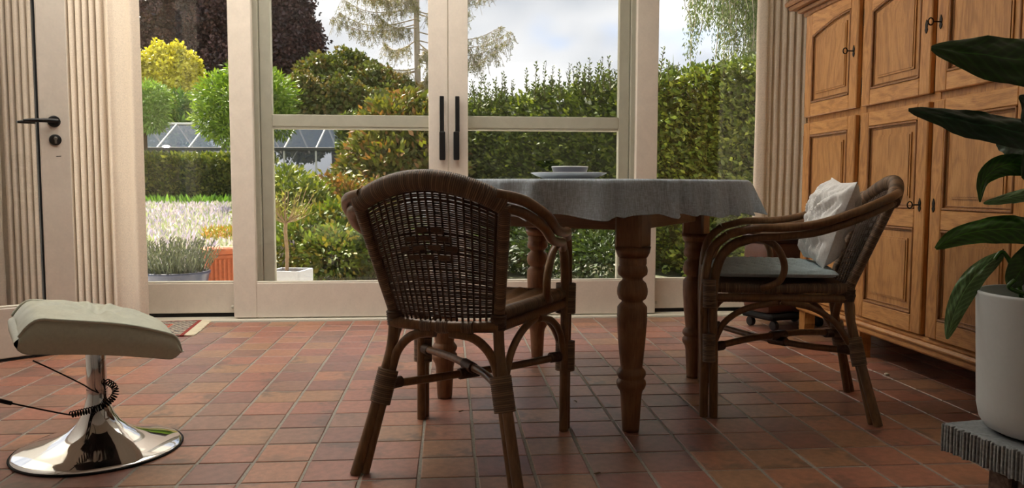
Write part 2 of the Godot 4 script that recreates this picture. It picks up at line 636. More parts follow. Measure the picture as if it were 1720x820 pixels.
	for s in [1.0, -1.0]:
		m = Mb.new()
		m.lathe(PackedVector2Array([Vector2(0.0, 0.010), Vector2(0.022, 0.010), Vector2(0.026, 0.007), Vector2(0.026, 0.0)]), 20, Transform3D(Basis(Vector3.RIGHT, PI / 2 * s), Vector3(hx, 1.06, 0.022 * s)))
		var rose := part("handle_rose", m, M.black, g)
		m = Mb.new()
		m.tube(PackedVector3Array([Vector3(hx, 1.06, 0.02 * s), Vector3(hx, 1.06, 0.062 * s)]), 0.0095, 10)
		m.tube(PackedVector3Array([Vector3(hx + 0.006, 1.06, 0.06 * s), Vector3(hx - 0.03, 1.061, 0.062 * s), Vector3(hx - 0.10, 1.058, 0.06 * s), Vector3(hx - 0.128, 1.055, 0.055 * s)]), PackedFloat32Array([0.010, 0.010, 0.0085, 0.006]), 10)
		part("lever", m, M.black, rose)
		m = Mb.new()
		m.lathe(PackedVector2Array([Vector2(0.0, 0.010), Vector2(0.021, 0.010), Vector2(0.025, 0.007), Vector2(0.025, 0.0)]), 20, Transform3D(Basis(Vector3.RIGHT, PI / 2 * s), Vector3(hx + 0.002, 0.978, 0.022 * s)))
		var esc := part("lock_rose", m, M.black, g)
		m = Mb.new()
		m.lathe(PackedVector2Array([Vector2(0.0, 0.012), Vector2(0.0075, 0.012), Vector2(0.0085, 0.009)]), 12, Transform3D(Basis(Vector3.RIGHT, PI / 2 * s), Vector3(hx + 0.002, 0.984, 0.022 * s)))
		m.box(Vector3(hx + 0.002, 0.971, 0.0325 * s), Vector3(0.009, 0.02, 0.004), 0.001)
		part("lock_cylinder", m, M.steel, esc, "steel lock cylinder")
	m = Mb.new()
	m.box(Vector3(wd - 0.05, 0.905, 0.0222), Vector3(0.02, 0.003, 0.0006), 0.0, Basis(Vector3.BACK, 0.1))
	part("scratch", m, M.rubber, st, "small dark scratch")

func build_floor() -> void:
	var f := Node3D.new()
	f.name = "floor"
	add_child(f)
	structure(f, "red terracotta tile floor with grey joints")
	var m := Mb.new()
	m.span(Vector3(-2.7, -0.12, DOOR_Z - 0.22), Vector3(2.62, -0.0022, 2.4))
	part("joint_bed", m, M.grout, f, "grey mortar joints")
	# six flat-fired colours with clouded, flashed ends, three patterns of each
	var mats: Array[StandardMaterial3D] = []
	var tones := [Color(0.64, 0.42, 0.34), Color(0.61, 0.39, 0.32), Color(0.66, 0.45, 0.34), Color(0.56, 0.40, 0.33), Color(0.63, 0.46, 0.34), Color(0.54, 0.36, 0.31)]
	for k in 18:
		var c: Color = tones[k % 6]
		var f1 := noise(0.045, 100 + k, 4)
		var f2 := noise(0.014, 200 + k, 3)
		var f3 := noise(0.25, 300 + k, 2)
		var amount: float = [0.12, 0.62, 0.32][k / 6]
		var flip := k % 4
		var tex := texture(96, 96, func(x, y):
			var u: float = x / 95.0
			var w: float = y / 95.0
			var e: float = [u, 1.0 - u, w, 1.0 - w][flip]
			var blot := f2.get_noise_2d(x, y) + 0.5 * f1.get_noise_2d(x, y)
			var flash := smoothstep(0.38, -0.12, e - blot * 0.55) * amount
			var q := c.lerp(Color(0.30, 0.25, 0.22), flash * 0.75)
			return tone(q, 1.0 + 0.12 * f1.get_noise_2d(x + 400, y) + 0.06 * f3.get_noise_2d(x, y)))
		var mt := mat(Color.WHITE, 0.42)
		mt.metallic_specular = 1.0
		mt.albedo_texture = tex
		mats.append(mt)
	# four slightly different tiles: flat top, worn edges, straight sides
	var shapes: Array[ArrayMesh] = []
	var size := 0.1475
	for k in 4:
		shapes.append(tile_shape(Mb.new(), Transform3D(), size - 0.0006 * k, k % 2 == 1).mesh())
	var rng := RandomNumberGenerator.new()
	rng.seed = 12
	var rest := {}
	for j in range(-27, 17):
		for i in range(-15, 17):
			var cx := (i + 0.5 - 1.5285) * TILE
			var cz := -(j + 0.5 + 13.0658) * TILE
			var pick := rng.randi() % 18
			var shape := rng.randi() % 4
			var x := Transform3D(Basis.from_euler(Vector3(rng.randfn(0, 0.0022), (rng.randi() % 2) * PI + rng.randfn(0, 0.004), rng.randfn(0, 0.0022))), Vector3(cx + rng.randfn(0, 0.0005), rng.randfn(0, 0.00025), cz + rng.randfn(0, 0.0005)))
			if cx < -2.44 or cx > 2.36 or cz > 2.1 or cz < DOOR_Z + 0.05:
				continue
			# seen from the doorway side of the room: the largest ones are single tiles
			var near := j >= -2 and j <= 10 and cx > -0.74 * -cz * 1.0 + 0.12 and cx < 0.80 * -cz - 0.05
			if near and f.get_child_count() < 300:
				var o := MeshInstance3D.new()
				o.name = "tile"
				o.mesh = shapes[shape]
				o.material_override = mats[pick]
				f.add_child(o, true)
				o.transform = x
			else:
				if not rest.has(pick):
					rest[pick] = Mb.new()
				tile_shape(rest[pick], x, size, shape % 2 == 1)
	# all further tiles, joined
	var joined := ArrayMesh.new()
	for pick in rest:
		var q: Mb = rest[pick]
		var arr := []
		arr.resize(Mesh.ARRAY_MAX)
		arr[Mesh.ARRAY_VERTEX] = q.v
		arr[Mesh.ARRAY_NORMAL] = q.n
		arr[Mesh.ARRAY_TEX_UV] = q.t
		arr[Mesh.ARRAY_INDEX] = q.i
		joined.add_surface_from_arrays(Mesh.PRIMITIVE_TRIANGLES, arr)
		joined.surface_set_material(joined.get_surface_count() - 1, mats[pick])
	var o := MeshInstance3D.new()
	o.name = "further_tiles"
	o.mesh = joined
	f.add_child(o, true)
	o.set_meta("kind", "stuff")

func tile_shape(m: Mb, x: Transform3D, size: float, turned: bool) -> Mb:
	var h := size * 0.5
	var b := 0.0024
	var lo := -0.010
	var c := [Vector2(-1, -1), Vector2(1, -1), Vector2(1, 1), Vector2(-1, 1)]
	var k0 := m.v.size()
	for q in c:
		var uv: Vector2 = (q + Vector2.ONE) * 0.5
		if turned:
			uv = Vector2(uv.y, 1.0 - uv.x)
		m.vert(x * Vector3(q.x * (h - b), 0, q.y * (h - b)), x.basis * Vector3.UP, uv)
	m.quad(k0, k0 + 1, k0 + 2, k0 + 3)
	for k in 4:
		var p: Vector2 = c[k]
		var q: Vector2 = c[(k + 1) % 4]
		var out := x.basis * Vector3((p + q).x * 0.5, 0, (p + q).y * 0.5)
		var up := (x.basis * Vector3.UP + out).normalized()
		var a := m.vert(x * Vector3(p.x * (h - b), 0, p.y * (h - b)), up, (p + Vector2.ONE) * 0.5)
		m.vert(x * Vector3(q.x * (h - b), 0, q.y * (h - b)), up, (q + Vector2.ONE) * 0.5)
		m.vert(x * Vector3(q.x * h, -b * 0.7, q.y * h), up, (q + Vector2.ONE) * 0.5)
		m.vert(x * Vector3(p.x * h, -b * 0.7, p.y * h), up, (p + Vector2.ONE) * 0.5)
		m.quad(a, a + 1, a + 2, a + 3)
		a = m.vert(x * Vector3(p.x * h, -b * 0.7, p.y * h), out)
		m.vert(x * Vector3(q.x * h, -b * 0.7, q.y * h), out)
		m.vert(x * Vector3(q.x * h, lo, q.y * h), out)
		m.vert(x * Vector3(p.x * h, lo, p.y * h), out)
		m.quad(a, a + 1, a + 2, a + 3)
	return m

# ------------------------------------------------------------------- curtains
# a hanging cloth that follows a zigzag of points seen from above
func drape(pts: Array, bottom: float, top: float, sd: int) -> Mb:
	var p3 := []
	for q in pts:
		p3.append(Vector3(q.x, 0, q.y))
	var line := curve(p3, 5)
	var f := noise(1.3, sd, 2)
	var m := Mb.new()
	var cnt := line.size() - 1
	m.grid(cnt, 14, func(u, w):
		var q := line[int(round(u * cnt))]
		var y: float = lerpf(bottom, top, w)
		var sway: float = f.get_noise_2d(q.x * 4.0, y) * 0.005 * (1.0 - w * 0.6)
		var pinch: float = 1.0 - 0.10 * w
		return Vector3(q.x + sway * 0.7, y, q.z * pinch + line[0].z * (1.0 - pinch) + sway), 1.0)
	return m

func pleats(x0: float, x1: float, z: float, count: int, deep: float, sd: int) -> Array:
	var rng := RandomNumberGenerator.new()
	rng.seed = sd
	var out := []
	var step := (x1 - x0) / count
	for k in count:
		var x := x0 + step * k
		var p := step * rng.randf_range(0.85, 1.0)
		var d := deep * rng.randf_range(0.7, 1.3)
		out.append_array([Vector2(x, z + deep * 0.6), Vector2(x + p * 0.35, z + deep), Vector2(x + p * 0.66, z + deep * 0.7), Vector2(x + p * 0.74, z - d), Vector2(x + p * 0.90, z - d)])
	return out

func build_curtains() -> void:
	var c := cloth(Color(0.88, 0.83, 0.77), 21, 7.0)
	c.backlight_enabled = true
	c.backlight = Color(0.44, 0.41, 0.35)
	# left of the doors: tight pleats, then a broad flat drop with a rolled edge
	var pts := pleats(-2.36, -1.83, -4.40, 15, 0.020, 5)
	pts.append_array([Vector2(-1.805, -4.375), Vector2(-1.785, -4.388), Vector2(-1.745, -4.392), Vector2(-1.705, -4.385), Vector2(-1.685, -4.362), Vector2(-1.668, -4.366), Vector2(-1.655, -4.385), Vector2(-1.645, -4.40), Vector2(-1.66, -4.415)])
	tag(put("curtain", drape(pts, 0.015, 2.5, 1), c), "cream linen curtain hanging between the ajar glass door and garden doors", "curtain", "cream linen curtains")
	# right of the doors
	pts = [Vector2(1.775, -4.40), Vector2(1.752, -4.385), Vector2(1.76, -4.36), Vector2(1.80, -4.35)]
	pts.append_array(pleats(1.815, 2.36, -4.385, 13, 0.020, 8))
	tag(put("curtain", drape(pts, 0.015, 2.5, 2), c), "cream pleated linen curtain hanging beside the oak cabinet", "curtain", "cream linen curtains")
	# in the corner, seen through the glass of the open door
	var m := Mb.new()
	var f := noise(1.0, 9, 2)
	m.grid(60, 10, func(u, w):
		var wave := sin(u * TAU * 4.5)
		return Vector3(-2.43 + 0.035 * wave + 0.01 * f.get_noise_2d(u * 6.0, w * 3.0), 0.015 + 2.48 * w, -4.12 - 0.40 * u), 1.0)
	tag(put("curtain", m, c), "cream linen curtain seen through the glass of the ajar door", "curtain", "cream linen curtains")

# -------------------------------------------------------------------- cabinet
func build_cabinet() -> void:
	var up := wood(Color(0.60, 0.40, 0.21), Color(0.73, 0.51, 0.28), Color(0.79, 0.58, 0.35), 31, false, 0.42, 1.9)
	var across := wood(Color(0.62, 0.42, 0.23), Color(0.76, 0.54, 0.31), Color(0.82, 0.61, 0.37), 35, true, 0.42, 1.9)
	var panel := wood(Color(0.60, 0.41, 0.22), Color(0.72, 0.51, 0.29), Color(0.77, 0.57, 0.35), 39, false, 0.45, 1.3)
	var bead := wood(Color(0.46, 0.29, 0.15), Color(0.58, 0.39, 0.22), Color(0.66, 0.46, 0.28), 43, false, 0.45, 2.0)  # toned darker than the doors to stand for shade at the mouldings
	var o := thing("oak_cabinet", Vector3(1.85, 0, -2.86))
	tag(o, "tall honey oak cabinet with panelled doors along the right wall", "cabinet")
	var m := Mb.new()
	# carcass: sides, back, shelf floor and the face posts between the doors
	m.span(Vector3(0.0, 0.17, -1.09), Vector3(0.54, 1.66, -1.065), 0.003)
	m.span(Vector3(0.0, 0.17, 0.545), Vector3(0.54, 1.66, 0.57), 0.003)
	m.span(Vector3(0.035, 0.175, -1.068), Vector3(0.535, 1.655, 0.548))
	for z in [-1.085, -0.555, -0.009, 0.525]:
		m.span(Vector3(0.0, 0.17, z), Vector3(0.05, 1.66, z + (0.06 if z > -1.0 and z < -0.1 else 0.04)), 0.002)
	m.span(Vector3(0.003, 1.095, -1.055), Vector3(0.045, 1.13, 0.535), 0.002)
	part("body", m, up, o)
	# base mould and its feet
	m = Mb.new()
	m.span(Vector3(-0.012, 0.172, -1.10), Vector3(0.54, 0.192, 0.58), 0.006)
	m.span(Vector3(-0.030, 0.152, -1.11), Vector3(0.54, 0.174, 0.59), 0.009)
	m.span(Vector3(-0.020, 0.125, -1.105), Vector3(0.54, 0.154, 0.585), 0.008)
	part("base_mould", m, across, o)
	for z in [-1.07, -0.525, 0.47]:
		m = Mb.new()
		var pl := PackedVector2Array([Vector2(-0.03, 0.0), Vector2(0.035, 0.0), Vector2(0.030, 0.03), Vector2(0.037, 0.06), Vector2(0.032, 0.09), Vector2(0.040, 0.126), Vector2(-0.03, 0.126)])
		m.slab(pl, 0.0, -0.055, Transform3D(Basis(Vector3.UP, -PI / 2), Vector3(0.0, 0, z)))
		part("foot", m, up, o)
	for z in [-1.05, 0.5]:
		m = Mb.new()
		m.span(Vector3(0.46, 0, z - 0.03), Vector3(0.52, 0.126, z + 0.03), 0.004)
		part("foot", m, up, o)
	# stepped cornice
	m = Mb.new()
	m.span(Vector3(-0.02, 1.645, -1.11), Vector3(0.54, 1.672, 0.59), 0.006)
	m.span(Vector3(-0.045, 1.668, -1.135), Vector3(0.54, 1.69, 0.615), 0.008)
	m.span(Vector3(-0.075, 1.688, -1.17), Vector3(0.54, 1.71, 0.65), 0.006)
	m.span(Vector3(-0.09, 1.708, -1.185), Vector3(0.54, 1.735, 0.665), 0.008)
	part("cornice", m, bead, o)
	var spans := [[-1.062, -0.548, false], [-0.502, -0.008, false], [0.024, 0.532, true]]
	for s in spans:
		for upper in [true, false]:
			cabinet_door(o, s[0], s[1], s[2], upper, up, across, panel, bead)

func cabinet_door(o: Node3D, z0: float, z1: float, keyed_left: bool, upper: bool, up: Material, across: Material, panel: Material, bead: Material) -> void:
	var y0 := 1.128 if upper else 0.197
	var y1 := 1.640 if upper else 1.098
	var xf := -0.024      # front face
	var xb := 0.0
	var sw := 0.068       # stile width
	var d := Node3D.new()
	d.name = "door"
	o.add_child(d, true)
	for z in [z0, z1 - sw]:
		var sm := Mb.new()
		sm.span(Vector3(xf, y0, z), Vector3(xb, y1, z + sw), 0.004)
		part("stile", sm, up, d)
	var m := Mb.new()
	# z runs towards the viewer: local plane (z, y) with thickness along x
	var face := Transform3D(Basis(Vector3(0, 0, 1), Vector3(0, 1, 0), Vector3(-1, 0, 0)), Vector3.ZERO)
	var openings := []
	if upper:
		m = Mb.new()
		m.span(Vector3(xf, y0, z0 + sw), Vector3(xb, y0 + 0.066, z1 - sw), 0.003)
		part("bottom_rail", m, across, d)
		var top := PackedVector2Array([Vector2(z0 + sw, y1), Vector2(z1 - sw, y1)])
		var arch := []
		for k in 13:
			var s := k / 12.0
			var rise := sin(s * PI * 0.5)
			var yy := lerpf(1.532, 1.585, rise)
			arch.append(Vector2(lerpf(z0 + sw, z1 - sw, 1.0 - s if keyed_left else s), yy))
		if not keyed_left:
			arch.reverse()
		for q in arch:
			top.append(q)
		m = Mb.new()
		m.slab(top, -xf, -xb, face)
		part("top_rail", m, across, d)
		var opening := PackedVector2Array([Vector2(z0 + sw, y0 + 0.066), Vector2(z1 - sw, y0 + 0.066)])
		for q in arch:
			opening.append(q)
		openings.append(opening)
	else:
		for r in [[y0, y0 + 0.07], [0.612, 0.684], [y1 - 0.062, y1]]:
			m = Mb.new()
			m.span(Vector3(xf, r[0], z0 + sw), Vector3(xb, r[1], z1 - sw), 0.003)
			part("rail", m, across, d)
		for r in [[y0 + 0.07, 0.612], [0.684, y1 - 0.062]]:
			openings.append(PackedVector2Array([Vector2(z0 + sw, r[0]), Vector2(z1 - sw, r[0]), Vector2(z1 - sw, r[1]), Vector2(z0 + sw, r[1])]))
	for op in openings:
		# moulding with shade put into its darker tone, the sunk field and its raised middle
		m = Mb.new()
		m.slab(op, 0.013, 0.0, face)
		var outer: PackedVector2Array = op
		var ring := Geometry2D.offset_polygon(outer, -0.006)[0]
		var inner := Geometry2D.offset_polygon(outer, -0.045)[0]
		var inner2 := Geometry2D.offset_polygon(outer, -0.053)[0]
		m.slab(inner, 0.0185, 0.012, face)
		m.slab(inner2, 0.0215, 0.017, face)
		part("panel", m, panel, d)
		var loop := PackedVector3Array()
		for q in ring:
			loop.append(Vector3(-0.021, q.y, q.x))
		loop.append(loop[0])
		loop.append(loop[1])
		m = Mb.new()
		for k in loop.size() - 2:
			m.tube(PackedVector3Array([loop[k], loop[k + 1]]), 0.005, 6)
		loop = PackedVector3Array()
		for q in Geometry2D.offset_polygon(outer, -0.017)[0]:
			loop.append(Vector3(-0.013, q.y, q.x))
		loop.append(loop[0])
		for k in loop.size() - 1:
			m.tube(PackedVector3Array([loop[k], loop[k + 1]]), 0.003, 6)
		part("moulding", m, bead, d, "moulding round the panel with shade in its darker tone")
	# lock plate and, on every other door, its key
	var ky := 1.385 if upper else 0.703
	var kz := (z0 + 0.026) if keyed_left else (z1 - 0.03)
	m = Mb.new()
	var plate := PackedVector2Array()
	for q in [Vector2(-0.006, -0.02), Vector2(-0.009, -0.012), Vector2(-0.006, -0.006), Vector2(-0.008, 0.008), Vector2(-0.005, 0.016), Vector2(0, 0.026), Vector2(0.005, 0.016), Vector2(0.008, 0.008), Vector2(0.006, -0.006), Vector2(0.009, -0.012), Vector2(0.006, -0.02), Vector2(0, -0.027)]:
		plate.append(Vector2(kz + q.x, ky + q.y))
	m.slab(plate, -xf + 0.003, -xf, face)
	part("lock_plate", m, M.dark_iron, d, "dark iron lock plate")
	var has_key := (upper and (keyed_left or z0 < -1.0)) or (not upper and z0 > -0.6 and z0 < -0.1)
	if has_key:
		m = Mb.new()
		m.tube(PackedVector3Array([Vector3(xf - 0.002, ky, kz), Vector3(xf - 0.03, ky, kz)]), 0.0028, 8)
		var bow := PackedVector3Array()
		for k in 17:
			var a := TAU * k / 16
			bow.append(Vector3(xf - 0.041 + cos(a) * 0.010, ky + sin(a) * 0.013, kz))
		m.tube(bow, 0.0026, 7)
		part("key", m, M.dark_iron, d, "iron key standing in the lock")
	# tall pin hinges with turned ends
	for hy in ([1.22, 1.52] if upper else [0.30, 1.0]):
		m = Mb.new()
		var hz := z1 + 0.004 if keyed_left else z0 - 0.006
		m.lathe(PackedVector2Array([Vector2(0.0, -0.05), Vector2(0.004, -0.046), Vector2(0.0025, -0.04), Vector2(0.0048, -0.036), Vector2(0.0048, 0.036), Vector2(0.0025, 0.04), Vector2(0.004, 0.046), Vector2(0.0, 0.05)]), 8, Transform3D(Basis(), Vector3(xf + 0.008, hy, hz)))
		part("hinge", m, M.dark_iron, d, "dark pin hinge")

# ---------------------------------------------------------------------- table
func build_table() -> void:
	var pine := wood(Color(0.40, 0.26, 0.16), Color(0.51, 0.35, 0.23), Color(0.58, 0.42, 0.29), 51, false, 0.42, 1.6)
	var pine_x := wood(Color(0.40, 0.26, 0.16), Color(0.51, 0.35, 0.23), Color(0.58, 0.42, 0.29), 55, true, 0.42, 1.6)
	var turn := atan2(0.443, -0.588) + PI
	var at := Vector3(0.485, 0, -2.935)
	var o := thing("dining_table", at, 0.0)
	tag(o, "round pine dining table on four turned legs under a grey cloth", "table")
	var legs := [Vector3(0.086, 0, 0.553), Vector3(-0.502, 0, 0.117), Vector3(-0.086, 0, -0.553), Vector3(0.502, 0, -0.117)]
	var b := Basis(Vector3.UP, -atan2(-0.436, -0.588))
	var prof := PackedVector2Array()
	for q in [[0.0, 0.556], [0.036, 0.556], [0.043, 0.548], [0.043, 0.53], [0.040, 0.528], [0.045, 0.522], [0.047, 0.51], [0.045, 0.498], [0.037, 0.492], [0.031, 0.486], [0.033, 0.48], [0.042, 0.472], [0.047, 0.455], [0.048, 0.445], [0.047, 0.435], [0.042, 0.422], [0.033, 0.416], [0.033, 0.412], [0.040, 0.405], [0.0465, 0.396], [0.047, 0.366], [0.0455, 0.364], [0.047, 0.361], [0.046, 0.34], [0.042, 0.28], [0.036, 0.22], [0.034, 0.206], [0.038, 0.202], [0.045, 0.192], [0.046, 0.182], [0.041, 0.172], [0.039, 0.169], [0.045, 0.163], [0.047, 0.152], [0.043, 0.140], [0.036, 0.130], [0.033, 0.115], [0.030, 0.06], [0.0275, 0.012], [0.026, 0.0], [0.0, 0.0]]:
		prof.append(Vector2(q[0], q[1]))
	prof.reverse()
	for p in legs:
		var m := Mb.new()
		m.lathe(prof, 24, Transform3D(Basis(), p))
		# square head with rounded foot
		m.box(p + Vector3(0, 0.665, 0), Vector3(0.088, 0.17, 0.088), 0.008, b)
		m.lathe(PackedVector2Array([Vector2(0.0, 0.552), Vector2(0.045, 0.552), Vector2(0.052, 0.566), Vector2(0.056, 0.585), Vector2(0.0, 0.586)]), 24, Transform3D(Basis(), p))
		part("leg", m, pine, o)
	for k in 4:
		var a: Vector3 = legs[k]
		var c: Vector3 = legs[(k + 1) % 4]
		var d := (c - a).normalized()
		var bb := Basis(d, Vector3.UP, d.cross(Vector3.UP))
		var m := Mb.new()
		m.box((a + c) * 0.5 + Vector3(0, 0.693, 0), Vector3(a.distance_to(c) - 0.10, 0.115, 0.024), 0.003, bb)
		part("apron", m, pine_x, o)
	var m := Mb.new()
	m.lathe(PackedVector2Array([Vector2(0.0, 0.75), Vector2(0.59, 0.75), Vector2(0.602, 0.755), Vector2(0.606, 0.77), Vector2(0.602, 0.785), Vector2(0.59, 0.79), Vector2(0.0, 0.79)]), 64)
	part("table_top", m, pine_x, o)
	build_tablecloth(at)
	# plate with a bowl on it
	var white := mat(Color(0.93, 0.94, 0.95), 0.22)
	var plate := thing("dinner_plate", at + Vector3(-0.035, 0.7965, 0.02))
	m = Mb.new()
	m.lathe(PackedVector2Array([Vector2(0.0, 0.0), Vector2(0.085, 0.0), Vector2(0.09, 0.004), Vector2(0.125, 0.016), Vector2(0.142, 0.0245), Vector2(0.143, 0.0265), Vector2(0.140, 0.027), Vector2(0.12, 0.018), Vector2(0.09, 0.008), Vector2(0.0, 0.007)]), 48)
	part("dish", m, white, plate)
	tag(plate, "white plate under the small bowl on the table", "plate")
	var bowl := thing("small_bowl", at + Vector3(-0.030, 0.8040, 0.015))
	var grey := mat(Color(0.30, 0.31, 0.36), 0.3)
	m = Mb.new()
	m.lathe(PackedVector2Array([Vector2(0.0, 0.0), Vector2(0.05, 0.0), Vector2(0.058, 0.006), Vector2(0.066, 0.03), Vector2(0.069, 0.041), Vector2(0.0675, 0.042), Vector2(0.063, 0.03), Vector2(0.055, 0.008), Vector2(0.0, 0.006)]), 40)
	part("dish", m, grey, bowl)
	m = Mb.new()
	m.lathe(PackedVector2Array([Vector2(0.0685, 0.0395), Vector2(0.0698, 0.041), Vector2(0.0685, 0.0432), Vector2(0.067, 0.042)]), 40)
	part("rim", m, white, bowl, "pale glazed rim")
	tag(bowl, "small dark grey bowl standing on the white plate", "bowl")

func build_tablecloth(at: Vector3) -> void:
	var f := noise(1.0, 61, 3)
	var base := Color(0.72, 0.76, 0.80)
	var tex := texture(256, 256, func(x, y):
		var k := 1.0 + 0.30 * round_noise(f, x, y, 256, 256, 30.0, 2.2) + 0.20 * round_noise(f, x + 90, y + 11, 256, 256, 3.0, 40.0)
		return tone(base, k))
	var lin := mat(Color.WHITE, 0.95)
	lin.albedo_texture = tex
	lin.uv1_triplanar = true
	lin.uv1_scale = Vector3.ONE * 3.0
	lin.backlight_enabled = true
	lin.backlight = Color(0.34, 0.36, 0.38)
	var wave := noise(1.0, 64, 2)
	var shape := func(a: float, s: float) -> Vector3:
		# s below 0.5 lies on the table, above it hangs
		var c := Vector2(cos(a), sin(a))
		var r := 0.618
		if s < 0.45:
			return Vector3(c.x * r * s / 0.45, 0.7945, c.y * r * s / 0.45)
		var w := wave.get_noise_2d(c.x * 2.4 + 5.0, c.y * 2.4)
		var fold := sin(a * 10.0 + w * 8.0) * 0.6 + 0.4 * sin(a * 19.0 + 1.3 + w * 5.0)
		var k := (s - 0.45) / 0.55
		var drop := 0.118 + 0.012 * w + 0.010 * fold
		var round_over := minf(k / 0.10, 1.0)
		var flare := 0.010 + k * (0.024 + 0.034 * fold + 0.03 * maxf(0.0, c.x - 0.6))
		var y := 0.7945 - drop * maxf(0.0, k - 0.03) * (0.35 + 0.65 * round_over)
		return Vector3(c.x * (r + flare * round_over), y, c.y * (r + flare * round_over))
	var m := Mb.new()
	m.grid(260, 30, func(u, w): return shape.call(u * TAU, w), -1.0)
	var cl := thing("tablecloth", at)
	part("cloth", m, lin, cl)
	var hem := PackedVector3Array()
	for k in 261:
		hem.append(shape.call(TAU * k / 260.0, 1.0))
	m = Mb.new()
	m.tube(hem, 0.0022, 5, false)
	part("hem", m, lin, cl)
	tag(cl, "grey blue linen cloth with wavy hem over the round table", "tablecloth")

# --------------------------------------------------------------------- chairs
func build_chairs() -> void:
	var cane := wood(Color(0.35, 0.24, 0.15), Color(0.46, 0.33, 0.21), Color(0.54, 0.40, 0.27), 71, false, 0.32, 3.0)
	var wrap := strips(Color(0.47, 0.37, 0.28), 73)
	var strip := mottled(Color(0.30, 0.22, 0.16), 0.25, 75, 6.0, 0.5, 9.0)
	var o := thing("rattan_armchair")
	rattan_parts(o, cane, wrap, strip)
	tag(o, "rattan armchair with woven back turned to the viewer before the table", "chair", "rattan armchairs at the table")
	var p: Node3D = o.duplicate()
	p.name = numbered("rattan_armchair")
	add_child(p, true)
	tag(p, "rattan armchair with blue cushion and white pillow by the oak cabinet", "chair", "rattan armchairs at the table")
	o.position = Vector3(0.05, 0, -2.245)
	o.rotation.y = deg_to_rad(-19.5)
	p.position = Vector3(1.192, 0, -2.661)
	p.rotation.y = deg_to_rad(72.6)
	# seat pad and pillow of the second chair
	var pad := thing("seat_cushion", p.position, p.rotation.y)
	var blue := cloth(Color(0.72, 0.79, 0.81), 81, 5.0)
	var m := Mb.new()
	for side in [1.0, -1.0]:
		m.grid(56, 56, func(u, w):
			var x: float = u * 2 - 1
			var z: float = w * 2 - 1
			var wide: float = lerpf(0.235, 0.185, w)
			var edge: float = clampf(1.0 - maxf(absf(x), absf(z)), 0, 1)
			var puff: float = pow(edge, 0.35)
			var quilt: float = absf(sin(u * PI * 7.0 + w * PI * 7.0)) * absf(sin(u * PI * 7.0 - w * PI * 7.0))
			var y: float = 0.484 + side * 0.027 * puff + (0.011 * sqrt(quilt) * puff if side > 0 else 0.0)
			return Vector3(x * wide * (1.0 - 0.03 * z * z), y, -0.055 + z * 0.20 * (1.0 - 0.03 * x * x)), -side)
	part("pad", m, blue, pad)
	m = Mb.new()
	var rim := PackedVector3Array()
	for k in 81:
		var s := 4.0 * k / 80.0
		var e := int(s) % 4
		var q := (s - int(s)) * 2.0 - 1.0
		var x: float = [q, 1.0, -q, -1.0][e]
		var z: float = [-1.0, q, 1.0, -q][e]
		rim.append(Vector3(x * lerpf(0.235, 0.185, (z + 1) / 2) * (1.0 - 0.03 * z * z), 0.484, -0.055 + z * 0.20 * (1.0 - 0.03 * x * x)))
	m.tube(rim, 0.0035, 6, false)
	part("piping", m, blue, pad)
	tag(pad, "quilted pale blue seat cushion on the armchair by the cabinet", "cushion")
	var pillow := thing("pillow", p.position, p.rotation.y)
	var white := cloth(Color(0.94, 0.94, 0.93), 85, 5.0)
	var crease := noise(1.0, 88, 3)
	var pb := Basis(Vector3.UP, 0.10) * Basis(Vector3.RIGHT, 0.30) * Basis(Vector3.BACK, 0.06)
	m = Mb.new()
	for side in [1.0, -1.0]:
		m.grid(48, 48, func(u, w):
			var x: float = u * 2 - 1
			var y: float = w * 2 - 1
			var edge: float = (1.0 - pow(absf(x), 2.4)) * (1.0 - pow(absf(y), 2.4))
			var puff: float = pow(maxf(edge, 0.0), 0.55)
			var sx: float = 0.150 * (1.0 - 0.09 * (1.0 - absf(y)) * 0.9) * (1.0 + 0.05 * y)
			var sy: float = 0.152 * (1.0 - 0.10 * (1.0 - absf(x)))
			var wr: float = crease.get_noise_2d(x * 2.8 + y * 1.1 + side * 7.0, y * 1.1) * 0.040
			return pb * Vector3(x * sx, y * sy, side * 0.062 * puff + wr * (0.06 + 0.94 * puff)) + Vector3(-0.02, 0.652, 0.130), -side)
	part("cover", m, white, pillow)
	tag(pillow, "crumpled white pillow leaning against the back of the armchair", "pillow")

# wound cane: every turn has its own tone, with a darker line at each seam
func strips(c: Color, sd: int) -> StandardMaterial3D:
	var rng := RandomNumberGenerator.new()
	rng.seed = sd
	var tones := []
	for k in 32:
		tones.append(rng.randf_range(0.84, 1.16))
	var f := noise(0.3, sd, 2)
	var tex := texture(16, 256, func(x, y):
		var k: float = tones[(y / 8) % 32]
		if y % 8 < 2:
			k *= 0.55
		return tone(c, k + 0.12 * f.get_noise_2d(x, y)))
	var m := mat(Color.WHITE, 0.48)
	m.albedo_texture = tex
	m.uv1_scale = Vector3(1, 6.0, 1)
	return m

func mirrored(p: Array, s: float) -> Array:
	var out := []
	for q in p:
		out.append(Vector3(q.x * s, q.y, q.z))
	return out

